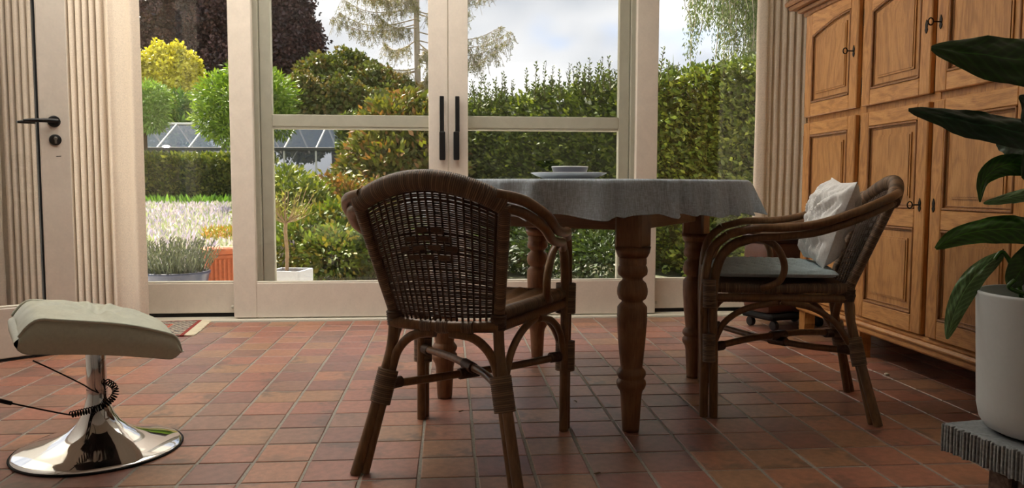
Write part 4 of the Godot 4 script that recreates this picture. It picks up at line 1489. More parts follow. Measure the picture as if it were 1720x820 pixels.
# --------------------------------------------------------------- small things
func build_small_things() -> void:
	# rug corner with fringe, half hidden by the footstool
	var f := noise(1.0, 141, 2)
	var tex := texture(256, 256, func(x, y):
		var u: float = x / 255.0
		var w: float = y / 255.0
		var e := minf(minf(u, 1 - u) * 1.6, minf(w, 1 - w))
		var q := Color(0.50, 0.17, 0.14)
		var cell := sin(u * 120.0) * sin(w * 90.0) + 0.6 * sin(u * 47.0 + w * 61.0)
		if e < 0.035:
			q = Color(0.55, 0.20, 0.17)
		elif e < 0.24:
			q = Color(0.74, 0.71, 0.64) if cell > 0.05 else (Color(0.12, 0.13, 0.20) if cell < -0.25 else Color(0.45, 0.30, 0.27))
		elif e < 0.27:
			q = Color(0.70, 0.36, 0.28)
		elif cell > 0.5:
			q = Color(0.74, 0.66, 0.55)
		elif cell < -0.6:
			q = Color(0.14, 0.14, 0.22)
		return tone(q, 1.0 + 0.2 * f.get_noise_2d(x * 0.4, y * 0.4)))
	var pile := mat(Color.WHITE, 1.0)
	pile.albedo_texture = tex
	var rug := thing("rug", Vector3(-1.80, 0, -4.27), deg_to_rad(6))
	tag(rug, "small patterned oriental rug with white fringe before the left window", "rug")
	var m := Mb.new()
	m.grid(1, 1, func(u, w): return Vector3(-0.42 + 0.84 * u, 0.009, -0.23 + 0.46 * w), -1.0)
	m.box(Vector3(0, 0.0045, 0), Vector3(0.84, 0.0075, 0.46), 0.001)
	part("pile", m, pile, rug)
	var wool := mat(Color(0.88, 0.84, 0.74), 1.0)
	m = Mb.new()
	var rng := RandomNumberGenerator.new()
	rng.seed = 5
	for s in [-1.0, 1.0]:
		for k in 76:
			var z := -0.228 + k * 0.006
			m.tube(PackedVector3Array([Vector3(s * 0.418, 0.006, z), Vector3(s * (0.44 + rng.randf() * 0.01), 0.005, z + rng.randf_range(-0.004, 0.004)), Vector3(s * (0.465 + rng.randf() * 0.01), 0.003, z + rng.randf_range(-0.008, 0.008))]), 0.0024, 4, false)
	part("fringe", m, wool, rug, "white wool fringe")
	# brown leather seat on castors, tucked in behind the armchair
	var hide := mottled(Color(0.36, 0.22, 0.16), 0.12, 151, 3.0, 0.42, 10.0)
	var o := thing("leather_chair", Vector3(1.86, 0, -4.16), deg_to_rad(20))
	tag(o, "brown leather chair on black castors behind the blue cushioned armchair", "chair")
	m = Mb.new()
	soft_block(m, Vector3(0, 0.285, 0.0), Vector3(0.44, 0.40, 0.22), 0.05, 0.10)
	part("backrest", m, hide, o)
	m = Mb.new()
	soft_block(m, Vector3(0, 0.495, 0.0), Vector3(0.45, 0.05, 0.235), 0.02, 0.0)
	part("top_band", m, mottled(Color(0.22, 0.13, 0.10), 0.12, 152, 3.0, 0.42, 10.0), o, "darker leather band along the top")
	m = Mb.new()
	m.box(Vector3(0, 0.075, 0), Vector3(0.42, 0.035, 0.24), 0.012)
	part("base", m, M.rubber, o)
	for p in [Vector3(-0.16, 0.028, 0.09), Vector3(0.16, 0.028, 0.09), Vector3(-0.16, 0.028, -0.09), Vector3(0.16, 0.028, -0.09)]:
		m = Mb.new()
		m.lathe(PackedVector2Array([Vector2(0.0, -0.014), Vector2(0.022, -0.014), Vector2(0.027, -0.009), Vector2(0.027, 0.009), Vector2(0.022, 0.014), Vector2(0.0, 0.014)]), 18, Transform3D(Basis(Vector3.BACK, PI / 2), p))
		m.box(p + Vector3(0, 0.027, 0), Vector3(0.018, 0.03, 0.018), 0.003)
		part("castor", m, M.black, o)
	# crumbs and a pebble on the tiles
	var grit := mottled(Color(0.45, 0.36, 0.27), 0.3, 161, 9.0, 0.95, 10.0)
	var pale := mottled(Color(0.78, 0.70, 0.60), 0.1, 162, 9.0, 0.9, 10.0)
	m = Mb.new()
	m.lathe(PackedVector2Array([Vector2(0.0, 0.0), Vector2(0.008, 0.001), Vector2(0.011, 0.006), Vector2(0.007, 0.011), Vector2(0.0, 0.012)]), 9)
	tag(put("pebble", m, pale, null, Vector3(1.79, 0, -3.02)), "pale pebble lying on the tiles before the cabinet", "pebble")
	var bits := [[Vector3(0.04, 0, -2.63), 0.4, "dry brown leaf crumb behind the near armchair's front leg"], [Vector3(0.45, 0, -2.72), 1.9, "dark curled twig on the tiles under the table"], [Vector3(0.395, 0, -2.02), 0.1, "dark crumb on a tile right of the near armchair"]]
	for e in bits:
		m = Mb.new()
		m.tube(curve([Vector3(-0.010, 0.0022, 0), Vector3(-0.003, 0.0035, 0.002), Vector3(0.004, 0.0045, 0.001), Vector3(0.010, 0.0022, -0.002)], 4), PackedFloat32Array([0.0008, 0.0014, 0.0018, 0.002, 0.0022, 0.0023, 0.0024, 0.0022, 0.002, 0.0018, 0.0014, 0.0010, 0.0007]), 6)
		var c := put("twig", m, grit, null, e[0])
		c.rotation.y = e[1]
		tag(c, e[2], "twig", "bits of dry plant on the tiles")

# a box with generously rounded, slightly swollen sides
func soft_block(m: Mb, c: Vector3, s: Vector3, rad: float, swell: float) -> void:
	var h := s * 0.5
	var ax := [Vector3.RIGHT, Vector3.UP, Vector3.BACK]
	for k in 3:
		for sg in [-1.0, 1.0]:
			var k1 := (k + 1) % 3
			var k2 := (k + 2) % 3
			m.grid(12, 12, func(u, w):
				var p: Vector3 = ax[k] * sg * h[k] + ax[k1] * (u * 2 - 1) * h[k1] + ax[k2] * (w * 2 - 1) * h[k2]
				var core := Vector3(clampf(p.x, -h.x + rad, h.x - rad), clampf(p.y, -h.y + rad, h.y - rad), clampf(p.z, -h.z + rad, h.z - rad))
				var q := core + (p - core).limit_length(rad)
				return c + q * (1.0 + swell * (1.0 - pow(q.y / h.y, 2.0)) * 0.4), sg)

# --------------------------------------------------------------------- garden
func ground_at(z: float) -> float:
	return -0.12 + 0.27 * smoothstep(-7.0, -13.0, z) + 0.2 * smoothstep(-13.0, -24.0, z)

# a small folded leaf of unit length along +y, facing +z
func leaf_mesh(wide: float, bend: float) -> ArrayMesh:
	var m := Mb.new()
	var p := [Vector3(0, 0, 0), Vector3(-wide, 0.42, bend * 0.5), Vector3(0, 0.5, 0), Vector3(wide, 0.42, bend * 0.5), Vector3(0, 1.0, -bend)]
	for t in [[0, 1, 2], [0, 2, 3], [1, 4, 2], [2, 4, 3]]:
		var nn: Vector3 = ((p[t[1]] - p[t[0]]) as Vector3).cross(p[t[2]] - p[t[0]]).normalized()
		if nn.z < 0:
			nn = -nn
		m.flat_tri(p[t[0]], p[t[1]], p[t[2]], nn)
	return m.mesh()

# a bunch of leaves for crowns that stand far away
func spray_mesh(count: int, wide: float, sd: int) -> ArrayMesh:
	var rng := RandomNumberGenerator.new()
	rng.seed = sd
	var m := Mb.new()
	for k in count:
		var a := rng.randf() * TAU
		var d := Vector3(cos(a) * 0.8, rng.randf_range(-0.2, 1.0), sin(a) * 0.8).normalized()
		var s := d.cross(Vector3(rng.randf_range(-1, 1), rng.randf_range(-1, 1), rng.randf_range(-1, 1))).normalized()
		var o := Vector3(rng.randf_range(-1, 1), rng.randf_range(-1, 1), rng.randf_range(-1, 1)) * 0.35
		var l := rng.randf_range(0.35, 0.6)
		m.flat_tri(o, o + d * l * 0.5 + s * wide * l, o + d * l, d.cross(s))
		m.flat_tri(o, o + d * l * 0.5 - s * wide * l, o + d * l, d.cross(s))
	return m.mesh()

func leaf_material(rough := 0.5, through := 0.5) -> StandardMaterial3D:
	var m := mat(Color.WHITE, rough)
	m.vertex_color_use_as_albedo = true
	m.backlight_enabled = true
	m.backlight = Color(1.0, 1.0, 0.55) * through
	return m

# leaves placed one by one: each spot is [place, outward direction, size]
func scatter(parent: Node, called: String, mesh: Mesh, material: Material, spots: Array, colors: Array, sd: int, spread := 0.9) -> void:
	var rng := RandomNumberGenerator.new()
	rng.seed = sd
	var mm := MultiMesh.new()
	mm.transform_format = MultiMesh.TRANSFORM_3D
	mm.use_colors = true
	mm.mesh = mesh
	mm.instance_count = spots.size()
	for k in spots.size():
		var e: Array = spots[k]
		var out: Vector3 = e[1]
		var tip := (out + Vector3(rng.randf_range(-1, 1), rng.randf_range(-1, 1), rng.randf_range(-1, 1)) * spread).normalized()
		var face := Vector3(rng.randf_range(-1, 1), rng.randf_range(-0.4, 1.4), rng.randf_range(-1, 1))
		var x := tip.cross(face).normalized()
		var s: float = e[2] * rng.randf_range(0.7, 1.3)
		mm.set_instance_transform(k, Transform3D(Basis(x * s, tip * s, x.cross(tip) * s), e[0]))
		var c: Color = colors[rng.randi() % colors.size()]
		mm.set_instance_color(k, tone(c.srgb_to_linear(), rng.randf_range(0.75, 1.25)))
	var o := MultiMeshInstance3D.new()
	o.name = called
	o.multimesh = mm
	o.material_override = material
	o.set_meta("kind", "stuff")
	parent.add_child(o, true)

# spots on and just inside a group of round masses [x, y, z, radius, half height], clumped by noise
func crown(blobs: Array, count: int, size: float, sd: int, clump := 1.0, inner := 0.45) -> Array:
	var rng := RandomNumberGenerator.new()
	rng.seed = sd
	var f := noise(1.0, sd, 2)
	var total := 0.0
	for b in blobs:
		total += b[3] * b[3]
	var out := []
	while out.size() < count:
		var pick := rng.randf() * total
		var b: Array = blobs[0]
		for q in blobs:
			b = q
			pick -= q[3] * q[3]
			if pick <= 0.0:
				break
		var d := Vector3(rng.randfn(), rng.randfn(), rng.randfn()).normalized()
		var k := f.get_noise_3dv(d * 2.2 * clump + Vector3(b[0], b[1], b[2]))
		var k2 := f.get_noise_3dv(d * 6.0 * clump + Vector3(b[2], b[0], b[1]))
		var r := (0.92 + 0.28 * k + 0.16 * k2) * (1.0 - inner * pow(rng.randf(), 2.0))
		out.append([Vector3(b[0], b[1], b[2]) + Vector3(d.x * b[3], d.y * b[4], d.z * b[3]) * r, d, size])
	return out

func trunk(o: Node, base: Vector3, top: Vector3, r0: float, r1: float, m: Material) -> void:
	var t := Mb.new()
	var p := PackedVector3Array()
	var rr := PackedFloat32Array()
	for k in 9:
		var s := k / 8.0
		p.append(base.lerp(top, s) + Vector3(sin(s * 7.0) * r0 * 0.35, 0, cos(s * 5.0) * r0 * 0.25 - r0 * 0.25))
		rr.append(lerpf(r0, r1, s) * (1.0 + 0.25 * exp(-s * 12.0)))
	t.tube(p, rr, 10)
	part("trunk", t, m, o)

func limbs(o: Node, from: Vector3, blobs: Array, rad: float, m: Material) -> void:
	for b in blobs:
		var t := Mb.new()
		var to := Vector3(b[0], b[1], b[2])
		t.tube(curve([from, from.lerp(to, 0.5) + Vector3(0, -0.08 * from.distance_to(to), 0), to], 5), PackedFloat32Array([rad, rad * 0.9, rad * 0.85, rad * 0.8, rad * 0.72, rad * 0.65, rad * 0.58, rad * 0.5, rad * 0.42, rad * 0.35, rad * 0.3]), 7)
		part("branch", t, m, o)

func build_garden() -> void:
	# ground: terrace near the house, soil and grass beyond
	var m := Mb.new()
	m.grid(30, 80, func(u, w):
		var z: float = lerpf(-70.0, -6.6, w)
		return Vector3(lerpf(-50, 50, u), ground_at(z), z), -1.0)
	structure(put("lawn", m, M.lawn), "grass and bare ground of the garden")
	m = Mb.new()
	m.span(Vector3(-14, -0.45, -6.6), Vector3(12, -0.12, 16))  # unseen paving left and behind, added to bounce light indoors
	structure(put("terrace", m, M.paving), "paved terrace, unseen beside the house and kept pale to bounce light")
	var bark := mottled(Color(0.36, 0.29, 0.23), 0.3, 171, 2.0, 0.95, 14.0)
	var pale_bark := mottled(Color(0.70, 0.65, 0.58), 0.3, 173, 2.0, 0.95, 14.0)
	var lm := leaf_material(0.62, 0.6)
	var broad := leaf_mesh(0.27, 0.08)
	var slim := leaf_mesh(0.14, 0.05)
	var spray := spray_mesh(9, 0.32, 3)
	build_hedges(lm, broad, slim)
	# clipped globe trees before the glasshouse
	var globe := [[-3.09, 2.01, -12.41, 0.60, 0.58], [-3.50, 2.13, -12.45, 0.38, 0.38], [-2.72, 2.13, -12.39, 0.42, 0.42], [-3.00, 2.38, -12.63, 0.34, 0.34], [-3.53, 1.79, -12.23, 0.31, 0.31], [-2.61, 1.76, -12.25, 0.27, 0.27], [-3.22, 2.45, -12.46, 0.24, 0.24], [-3.28, 1.62, -12.10, 0.27, 0.27]]
	var fresh := [Color(0.48, 0.60, 0.18), Color(0.42, 0.54, 0.15), Color(0.57, 0.67, 0.23), Color(0.36, 0.47, 0.14)]
	var o := thing("globe_tree", Vector3(-3.05, ground_at(-12.4), -12.4))
	o.position = Vector3.ZERO
	trunk(o, Vector3(-3.05, ground_at(-12.4), -12.4), Vector3(-3.08, 2.0, -12.4), 0.07, 0.05, bark)
	limbs(o, Vector3(-3.08, 1.75, -12.4), globe, 0.025, bark)
	scatter(o, "foliage", slim, lm, crown(globe, 13000, 0.085, 21, 1.4, 0.5), fresh, 22, 0.7)
	tag(o, "globe tree with bright green crown half hidden by the door frame", "tree", "globe trees before the glasshouse")
	globe = [[-5.40, 2.18, -14.46, 0.45, 0.45], [-5.20, 2.34, -14.45, 0.27, 0.27], [-5.16, 1.96, -14.30, 0.24, 0.26]]
	o = thing("globe_tree")
	trunk(o, Vector3(-5.4, ground_at(-14.5), -14.5), Vector3(-5.4, 2.1, -14.5), 0.06, 0.045, bark)
	scatter(o, "foliage", slim, lm, crown(globe, 4500, 0.085, 23, 1.4, 0.5), [Color(0.48, 0.60, 0.28), Color(0.42, 0.53, 0.25), Color(0.54, 0.66, 0.34)], 24, 0.7)
	tag(o, "pale green globe tree at the edge of the left curtain", "tree", "globe trees before the glasshouse")
	# tall trees behind
	var beech := [[-11.70, 7.33, -35.63, 1.95, 1.95], [-9.63, 8.37, -35.54, 2.47, 2.47], [-7.95, 7.73, -35.36, 2.21, 2.21], [-7.07, 6.35, -34.68, 1.59, 1.59], [-10.77, 5.96, -34.95, 1.53, 1.53], [-8.07, 9.93, -35.53, 2.34, 2.34], [-8.73, 5.64, -34.26, 1.56, 1.56], [-12.48, 6.56, -35.64, 1.17, 1.17], [-6.40, 7.08, -35.18, 1.04, 1.04], [-10.97, 10.73, -36.83, 2.94, 2.94], [-7.9, 4.6, -34.2, 1.2, 1.2]]
	o = thing("copper_beech")
	trunk(o, Vector3(-9.2, ground_at(-35), -35.4), Vector3(-9.0, 9.0, -35.5), 0.42, 0.2, bark)
	limbs(o, Vector3(-9.1, 5.0, -35.4), beech, 0.13, bark)
	scatter(o, "foliage", spray, leaf_material(0.42, 0.25), crown(beech, 42000, 0.30, 31, 1.2, 0.5), [Color(0.27, 0.19, 0.19), Color(0.34, 0.23, 0.22), Color(0.22, 0.17, 0.18), Color(0.40, 0.29, 0.28)], 32)
	tag(o, "large dark purple copper beech rising behind the glasshouse", "tree")
	var gold := [[-9.25, 4.40, -27.17, 0.78, 0.85], [-9.71, 4.70, -27.23, 0.56, 0.62], [-8.72, 4.31, -27.12, 0.56, 0.66], [-8.98, 5.02, -27.19, 0.26, 0.50], [-9.55, 5.12, -27.25, 0.24, 0.48], [-9.2, 5.0, -27.2, 0.25, 0.45], [-8.5, 4.7, -27.1, 0.25, 0.45], [-8.98, 3.75, -26.61, 0.60, 0.60], [-9.4, 3.4, -26.6, 0.7, 0.7]]
	o = thing("golden_tree")
	trunk(o, Vector3(-9.2, ground_at(-27), -27.2), Vector3(-9.2, 4.4, -27.2), 0.12, 0.06, bark)
	limbs(o, Vector3(-9.2, 3.2, -27.2), gold, 0.04, bark)
	scatter(o, "foliage", spray, leaf_material(0.55, 0.5), crown(gold, 5000, 0.26, 33, 1.8, 0.4), [Color(0.88, 0.84, 0.26), Color(0.80, 0.78, 0.24), Color(0.93, 0.90, 0.42), Color(0.68, 0.66, 0.22)], 34)
	tag(o, "golden yellow leaved tree beside the copper beech", "tree")
	var back := [[-7.58, 2.80, -22.90, 0.62, 0.70], [-8.18, 2.74, -22.94, 0.52, 0.6], [-7.0, 2.74, -22.86, 0.52, 0.6], [-7.6, 2.0, -22.7, 0.9, 0.9]]
	o = thing("feathery_shrub")
	trunk(o, Vector3(-7.6, ground_at(-22.9), -22.9), Vector3(-7.6, 2.4, -22.9), 0.07, 0.04, bark)
	scatter(o, "foliage", slim, lm, crown(back, 4500, 0.20, 35, 1.5, 0.5), [Color(0.34, 0.46, 0.16), Color(0.42, 0.54, 0.20), Color(0.28, 0.40, 0.15)], 36)
	tag(o, "feathery green shrub behind the glasshouse roof below the golden tree", "shrub")
	var olive := [[-3.48, 3.52, -22.61, 0.84, 0.9], [-2.94, 3.95, -23.61, 0.78, 0.8], [-3.80, 2.99, -21.60, 0.66, 0.8], [-2.92, 2.83, -21.51, 0.78, 0.9], [-4.52, 2.55, -21.64, 0.55, 0.65], [-3.9, 2.3, -21.5, 0.8, 0.8]]
	o = thing("olive_conifer")
	trunk(o, Vector3(-3.2, ground_at(-22), -22.4), Vector3(-3.2, 3.8, -22.4), 0.14, 0.06, bark)
	limbs(o, Vector3(-3.2, 2.4, -22.4), olive, 0.05, bark)
	scatter(o, "foliage", spray, lm, crown(olive, 9000, 0.24, 37, 2.0, 0.5), [Color(0.36, 0.40, 0.16), Color(0.44, 0.46, 0.19), Color(0.30, 0.35, 0.15), Color(0.48, 0.42, 0.22)], 38)
	tag(o, "rounded olive green conifer between beech and bare larch", "tree", "conifers behind the doors' left pane")
	olive = [[-2.19, 3.40, -23.01, 0.82, 0.85], [-1.45, 3.09, -22.43, 0.66, 0.7], [-2.12, 2.57, -21.44, 0.78, 0.8], [-1.2, 2.5, -21.6, 0.6, 0.7]]
	o = thing("olive_conifer")
	trunk(o, Vector3(-1.9, ground_at(-22), -22.4), Vector3(-1.9, 3.4, -22.4), 0.12, 0.05, bark)
	scatter(o, "foliage", spray, lm, crown(olive, 7000, 0.24, 39, 2.0, 0.5), [Color(0.40, 0.42, 0.18), Color(0.34, 0.38, 0.17), Color(0.50, 0.42, 0.22), Color(0.42, 0.46, 0.22)], 40)
	tag(o, "bronze tinged green conifer at the foot of the bare larch", "tree", "conifers behind the doors' left pane")
	build_larch(pale_bark, lm)
	build_birch(pale_bark, lm, slim)
	# shrubs in the middle distance
	var rhodo := [[-0.78, 1.56, -10.68, 0.44, 0.42], [-0.55, 1.82, -10.89, 0.32, 0.26], [-0.96, 1.19, -10.37, 0.34, 0.36], [-0.46, 1.32, -10.54, 0.42, 0.42], [-0.75, 0.85, -10.14, 0.46, 0.55], [-0.25, 1.60, -10.76, 0.36, 0.34], [-1.10, 1.45, -10.95, 0.22, 0.26], [-0.2, 0.9, -10.3, 0.5, 0.6], [-1.2, 0.8, -10.6, 0.35, 0.6]]
	o = thing("rhododendron")
	trunk(o, Vector3(-0.7, ground_at(-10.6), -10.6), Vector3(-0.7, 1.3, -10.6), 0.05, 0.03, bark)
	limbs(o, Vector3(-0.7, 0.7, -10.6), rhodo, 0.022, bark)
	scatter(o, "foliage", broad, lm, crown(rhodo, 12000, 0.095, 41, 1.6, 0.4), [Color(0.38, 0.42, 0.15), Color(0.48, 0.50, 0.20), Color(0.32, 0.36, 0.14), Color(0.44, 0.46, 0.18), Color(0.52, 0.50, 0.24), Color(0.60, 0.44, 0.26)], 42, 0.7)
	tag(o, "rhododendron with yellow green leaves and bronze tips left of the door handles", "shrub")
	var sets := [
		[[[-1.76, 0.72, -8.79, 0.30, 0.28], [-1.79, 0.45, -8.48, 0.30, 0.40], [-1.50, 0.55, -8.56, 0.30, 0.34], [-2.05, 0.5, -8.7, 0.28, 0.40]], 5200, [Color(0.48, 0.54, 0.20), Color(0.40, 0.46, 0.16), Color(0.56, 0.58, 0.26), Color(0.33, 0.40, 0.14)], "yellow green skimmia bush behind the small standard tree"],
		[[[-1.34, 0.70, -9.06, 0.24, 0.24], [-1.09, 0.62, -8.93, 0.26, 0.26], [-1.22, 0.4, -8.9, 0.36, 0.42], [-0.85, 0.5, -9.0, 0.3, 0.4]], 4200, [Color(0.55, 0.42, 0.22), Color(0.48, 0.48, 0.18), Color(0.42, 0.46, 0.17), Color(0.62, 0.44, 0.28)], "bronze tipped bush in front of the glasshouse corner"],
		[[[-1.29, 0.34, -7.72, 0.33, 0.26], [-1.02, 0.40, -7.80, 0.30, 0.25], [-1.41, 0.20, -7.42, 0.28, 0.30], [-1.06, 0.12, -7.29, 0.34, 0.30], [-1.65, 0.1, -7.6, 0.25, 0.3]], 6500, [Color(0.46, 0.54, 0.17), Color(0.38, 0.46, 0.14), Color(0.56, 0.52, 0.20), Color(0.30, 0.38, 0.12)], "low azalea bush with sunlit top behind the white planter"],
		[[[-0.82, 0.26, -7.58, 0.32, 0.28], [-0.60, 0.10, -7.40, 0.40, 0.32], [-0.2, 0.15, -7.5, 0.40, 0.34], [0.15, 0.1, -7.6, 0.34, 0.32]], 6000, [Color(0.28, 0.36, 0.15), Color(0.34, 0.42, 0.16), Color(0.24, 0.31, 0.14)], "dark green low bush below the rhododendron"],
		[[[0.55, 0.16, -8.3, 0.42, 0.36], [1.0, 0.12, -7.7, 0.40, 0.34], [0.25, 0.12, -7.9, 0.36, 0.32], [1.45, 0.10, -7.2, 0.38, 0.32]], 6500, [Color(0.22, 0.29, 0.13), Color(0.27, 0.34, 0.14), Color(0.19, 0.26, 0.12)], "dark low ground cover bush at the foot of the privet hedge"],
	]
	for k in sets.size():
		var e: Array = sets[k]
		o = thing("garden_bush")
		var b0: Array = e[0][0]
		trunk(o, Vector3(b0[0], ground_at(b0[2]), b0[2]), Vector3(b0[0], b0[1], b0[2]), 0.025, 0.012, bark)
		scatter(o, "foliage", broad, lm, crown(e[0], e[1], 0.062, 50 + k, 2.2, 0.45), e[2], 60 + k, 0.7)
		tag(o, e[3], "bush", "bushes in the bed behind the terrace")
	build_glasshouse()
	build_pots(lm, slim)
	build_lavender(lm, slim)

func build_hedges(lm: Material, broad: Mesh, slim: Mesh) -> void:
	var rng := RandomNumberGenerator.new()
	rng.seed = 91
	var twig := mottled(Color(0.30, 0.24, 0.17), 0.3, 175, 3.0, 0.95, 12.0)
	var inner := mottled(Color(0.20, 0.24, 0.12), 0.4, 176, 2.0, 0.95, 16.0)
	# the long privet hedge, from far left to near right
	var line := curve([Vector3(-1.7, 0, -12.9), Vector3(0.295, 0, -10.65), Vector3(2.17, 0, -7.9), Vector3(2.95, 0, -6.8), Vector3(3.6, 0, -5.6)], 10)
	var o := thing("privet_hedge")
	tag(o, "tall loose privet hedge with young shoots right of the garden doors", "hedge")
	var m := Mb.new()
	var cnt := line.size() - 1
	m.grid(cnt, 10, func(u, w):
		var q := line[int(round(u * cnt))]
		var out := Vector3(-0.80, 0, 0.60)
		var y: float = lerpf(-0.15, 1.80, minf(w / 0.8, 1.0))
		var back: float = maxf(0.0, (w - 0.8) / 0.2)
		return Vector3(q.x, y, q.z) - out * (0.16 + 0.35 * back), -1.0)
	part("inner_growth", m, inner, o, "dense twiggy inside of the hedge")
	var f := noise(0.9, 92, 3)
	var spots := []
	for k in 52000:
		var s := rng.randf()
		s = s * s * 0.35 + s * 0.65
		var t := s * cnt
		var i := mini(int(t), cnt - 1)
		var q := line[i].lerp(line[i + 1], t - i)
		var d := (line[i + 1] - line[i]).normalized()
		var out := Vector3(d.z, 0, -d.x)
		if out.z < 0:
			out = -out
		var top := 1.86 + 0.10 * f.get_noise_1d(t * 2.0)
		var y := -0.12 + (top + 0.12) * pow(rng.randf(), 0.8)
		var bulge := 0.10 + 0.16 * f.get_noise_2d(t * 2.2, y * 3.0) + 0.05 * f.get_noise_2d(t * 9.0, y * 9.0)
		if rng.randf() < 0.17:
			# across the top
			spots.append([Vector3(q.x, top + rng.randf_range(-0.08, 0.05), q.z) + out * rng.randf_range(-0.4, 0.12), Vector3(0, 1, 0), 0.062])
		else:
			spots.append([Vector3(q.x, y, q.z) + out * (bulge - 0.22 * pow(rng.randf(), 2.0)), out + Vector3(0, 0.3, 0), 0.062])
	scatter(o, "foliage", broad, lm, spots, [Color(0.31, 0.38, 0.14), Color(0.39, 0.46, 0.17), Color(0.25, 0.31, 0.12), Color(0.50, 0.55, 0.22)], 93, 0.8)
	# upright shoots on top
	spots = []
	for k in 230:
		var t := rng.randf() * (cnt - 1) if k % 3 == 0 else rng.randf_range(9.5, 21.0)
		var i := int(t)
		var q := line[i].lerp(line[i + 1], t - i) + Vector3(rng.randf_range(-0.2, 0.2), 1.80, rng.randf_range(-0.2, 0.2))
		var high := 0.10 + 0.38 * pow(rng.randf(), 1.5)
		if q.x > 2.1:
			high *= 0.5
		var lean := Vector3(rng.randf_range(-0.12, 0.12), 1, rng.randf_range(-0.12, 0.12)).normalized()
		m = Mb.new()
		m.tube(PackedVector3Array([q, q + lean * high * 0.5, q + lean * high + Vector3(rng.randf_range(-0.03, 0.03), 0, 0)]), PackedFloat32Array([0.005, 0.004, 0.002]), 5)
		part("shoot", m, twig, o)
		var steps := int(high / 0.013)
		for s in steps:
			var a := s * 2.4
			spots.append([q + lean * high * s / steps, Vector3(cos(a), 0.9, sin(a)), lerpf(0.066, 0.034, float(s) / steps)])
	scatter(o, "shoot_leaves", broad, lm, spots, [Color(0.30, 0.36, 0.15), Color(0.36, 0.42, 0.17), Color(0.27, 0.32, 0.16)], 94, 0.35)
	# low clipped hedge before the glasshouse
	o = thing("clipped_hedge")
	tag(o, "low clipped evergreen hedge with sunlit top behind the lavender", "hedge")
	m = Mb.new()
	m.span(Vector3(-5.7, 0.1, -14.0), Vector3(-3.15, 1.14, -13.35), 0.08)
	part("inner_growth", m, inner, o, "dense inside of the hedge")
	spots = []
	for k in 11000:
		var x := rng.randf_range(-5.8, -3.0)
		var z := -13.3 + 0.10 * f.get_noise_2d(x * 2.0, k * 0.01) - 0.12 * pow(rng.randf(), 2.0)
		if rng.randf() < 0.35:
			spots.append([Vector3(x, 1.20 + rng.randf_range(-0.08, 0.10), rng.randf_range(-14.1, -13.3)), Vector3(0, 1, 0.1), 0.085])
		else:
			var y := rng.randf_range(0.1, 1.24)
			spots.append([Vector3(x, y, z + 0.06 * f.get_noise_2d(x * 3.0, y * 4.0)), Vector3(0, 0.5, 1), 0.080])
	scatter(o, "foliage", broad, lm, spots, [Color(0.34, 0.40, 0.14), Color(0.42, 0.46, 0.17), Color(0.28, 0.34, 0.13), Color(0.50, 0.52, 0.22)], 95, 0.8)
	# stiff blades of a yucca above the hedge
	o = thing("yucca")
	var blade := mottled(Color(0.36, 0.40, 0.26), 0.2, 178, 3.0, 0.6, 10.0)
	for e in [[-0.02, 0.36, 0.02], [-0.16, 0.20, -0.10], [0.15, 0.22, 0.08], [-0.28, 0.14, 0.0], [0.26, 0.16, -0.05], [-0.08, 0.24, 0.12]]:
		m = Mb.new()
		var tip := Vector3(2.46 + e[0] * 1.1, 1.86 + e[1], -8.45 + e[2])
		var root := Vector3(2.46 + e[0] * 0.2, 1.35, -8.45 + e[2] * 0.2)
		m.tube(curve([root, root.lerp(tip, 0.6), tip], 5), PackedFloat32Array([0.012, 0.017, 0.021, 0.023, 0.024, 0.024, 0.022, 0.019, 0.014, 0.008, 0.001]), 6, true, 0.2)
		part("blade", m, blade, o)
	m = Mb.new()
	m.tube(PackedVector3Array([Vector3(2.46, -0.12, -8.45), Vector3(2.46, 0.7, -8.45), Vector3(2.46, 1.42, -8.45)]), 0.05, 8)
	part("stem", m, twig, o)
	tag(o, "yucca with upright blades showing above the privet hedge", "yucca")

